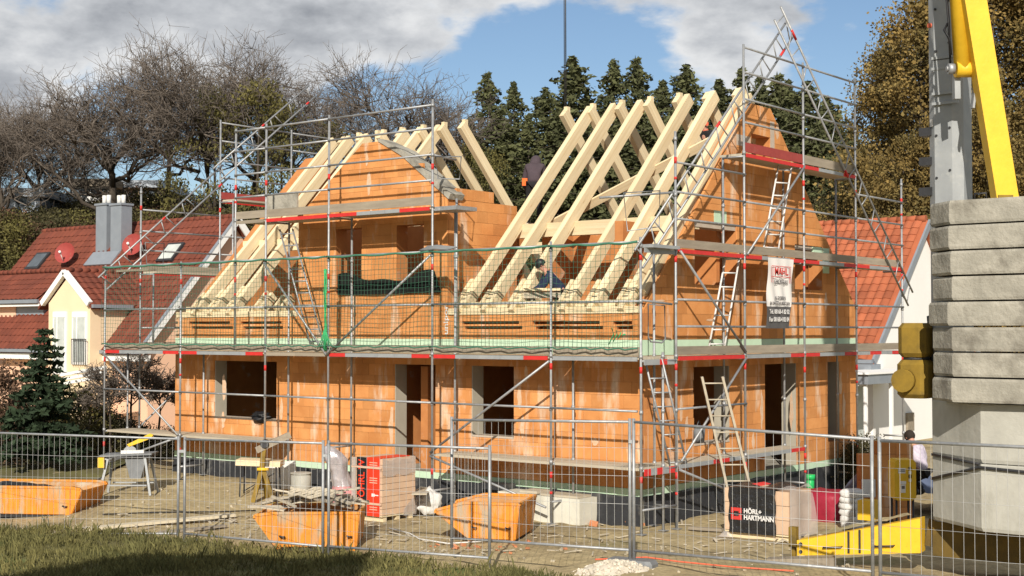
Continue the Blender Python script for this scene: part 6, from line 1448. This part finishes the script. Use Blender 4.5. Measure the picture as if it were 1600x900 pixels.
# grass bank before the fence, and the rough lawn at the left
edge = [(-400,800), (0,822),(150,829),(290,842),(420,856),(560,868),(720,884),(860,897),(1000,930),(1400,990)]
def below(px, py): 
    for (a, ya), (c, yc) in zip(edge, edge[1:]):
        if a <= px <= c: return py > ya+(yc-ya)*(px-a)/(c-a)+4*MN.noise(V((px*.02, 0, 0)))+3*MN.noise(V((px*.09, 2, 0)))
    return px < -300 or px > 1400
def bank(x, y): return flat(x, y)+bumpy(x, y)*1.2+.05
vs = []; idx = {}; fs = []; st = .35
us = np.arange(-17, 4, st); ds = np.arange(9, 28.5, st)
for j, d in enumerate(ds):
    for i, u in enumerate(us):
        p = CAM+FW*d+RT*u; z = bank(p.x, p.y)
        if below(*proj((p.x, p.y, z))): idx[(i, j)] = len(vs); vs.append((p.x, p.y, z))
for j in range(len(ds)-1):
    for i in range(len(us)-1):
        q = [(i,j),(i+1,j),(i+1,j+1),(i,j+1)]
        if all(k in idx for k in q): fs.append(tuple(idx[k] for k in q))
tag(sheet('grass_bank', vs, fs, M['lawn']), 'rough grassy bank in front of the fence', kind='structure')
B = []
for _ in range(90000):
    d = random.uniform(18.5, 28); u = random.uniform(-13.5, 1.5); p = CAM+FW*d+RT*u; z = bank(p.x, p.y); s = proj((p.x, p.y, z))
    if s[0] < -60 or s[1] > 935 or not below(*s): continue
    if MN.noise(V((p.x*1.3, p.y*1.3, 7)))+random.random()*.9 < .15: continue
    h = random.uniform(.03, .11)*(1+.9*max(0, MN.noise(V((p.x*.8, p.y*.8, 3))))); a = random.uniform(0, 6.28); w = .008; l = random.uniform(.2, .8)*h
    dx, dy = math.cos(a), math.sin(a); B.append([(p.x-dy*w, p.y+dx*w, z-.02), (p.x+dy*w, p.y-dx*w, z-.02), (p.x+dx*l*.4+dy*w*.7, p.y+dy*l*.4-dx*w*.7, z+h*.65), (p.x+dx*l, p.y+dy*l, z+h)])
random.seed(19)
for _ in range(420):
    d = random.uniform(20, 27); u = random.uniform(-11, 1.0); p = CAM+FW*d+RT*u; z = bank(p.x, p.y); s = proj((p.x, p.y, z))
    if not below(*s) or s[1] > 930: continue
    for q in range(random.randint(2, 6)):
        h = random.uniform(.12, .30); a = random.uniform(0, 6.28); w = .006; l = random.uniform(.1, .5)*h; dx, dy = math.cos(a), math.sin(a); x, y = p.x+random.gauss(0, .04), p.y+random.gauss(0, .04)
        B.append([(x-dy*w, y+dx*w, z-.02), (x+dy*w, y-dx*w, z-.02), (x+dx*l*.4+dy*w, y+dy*l*.4-dx*w, z+h*.65), (x+dx*l, y+dy*l, z+h)])
B = np.array(B).reshape(-1,3); tag(sheet('grass', B, np.arange(len(B)).reshape(-1,4), M['grass'], False), 'dry olive grass growing on the bank', kind='stuff')
vs = []; idx = {}; fs = []
for j, d in enumerate(np.arange(29, 47, .8)):
    for i, u in enumerate(np.arange(-21, -4.5, .8)):
        p = CAM+FW*d+RT*u; z = flat(p.x, p.y)+bumpy(p.x, p.y)*1.5+.03; s = proj((p.x, p.y, z))
        if s[0] < 268-max(0, (s[1]-715))*3.2 and s[1] < 778-.07*s[0]+6*MN.noise(V((s[0]*.03, 0, 0))): idx[(i,j)] = len(vs); vs.append((p.x, p.y, z))
for (i, j) in list(idx):
    q = [(i,j),(i+1,j),(i+1,j+1),(i,j+1)]
    if all(k in idx for k in q): fs.append(tuple(idx[k] for k in q))
tag(sheet('garden_lawn', vs, fs, M['lawn']), 'rough lawn and soil left of the brick house', kind='structure')

# the taller house behind the viewpoint whose shadow lies over the bank
hb = empty('shading_house', CAM+FW*-7+RT*-9+V((0,0,-3.6)), 'plain rendered house behind the viewpoint, its shadow falling on the grass bank', 'house')
def hp_(u, z, d=-5): p = CAM+FW*d+RT*u; return V((p.x, p.y, z))
MB().prism([hp_(-17, -.5), hp_(-4.9, -.5), hp_(-4.9, 9.5), hp_(-17, 9.5)], -FW*7).build('wall', M['whitewall'], hb)
MB().prism([hp_(-17.4, 9.505), hp_(-4.55, 9.505), hp_(-4.75, 15.0), hp_(-7.6, 15.15), hp_(-9.5, 14.3), hp_(-12.8, 12.6)], -FW*7).build('roof', M['tile'], hb)
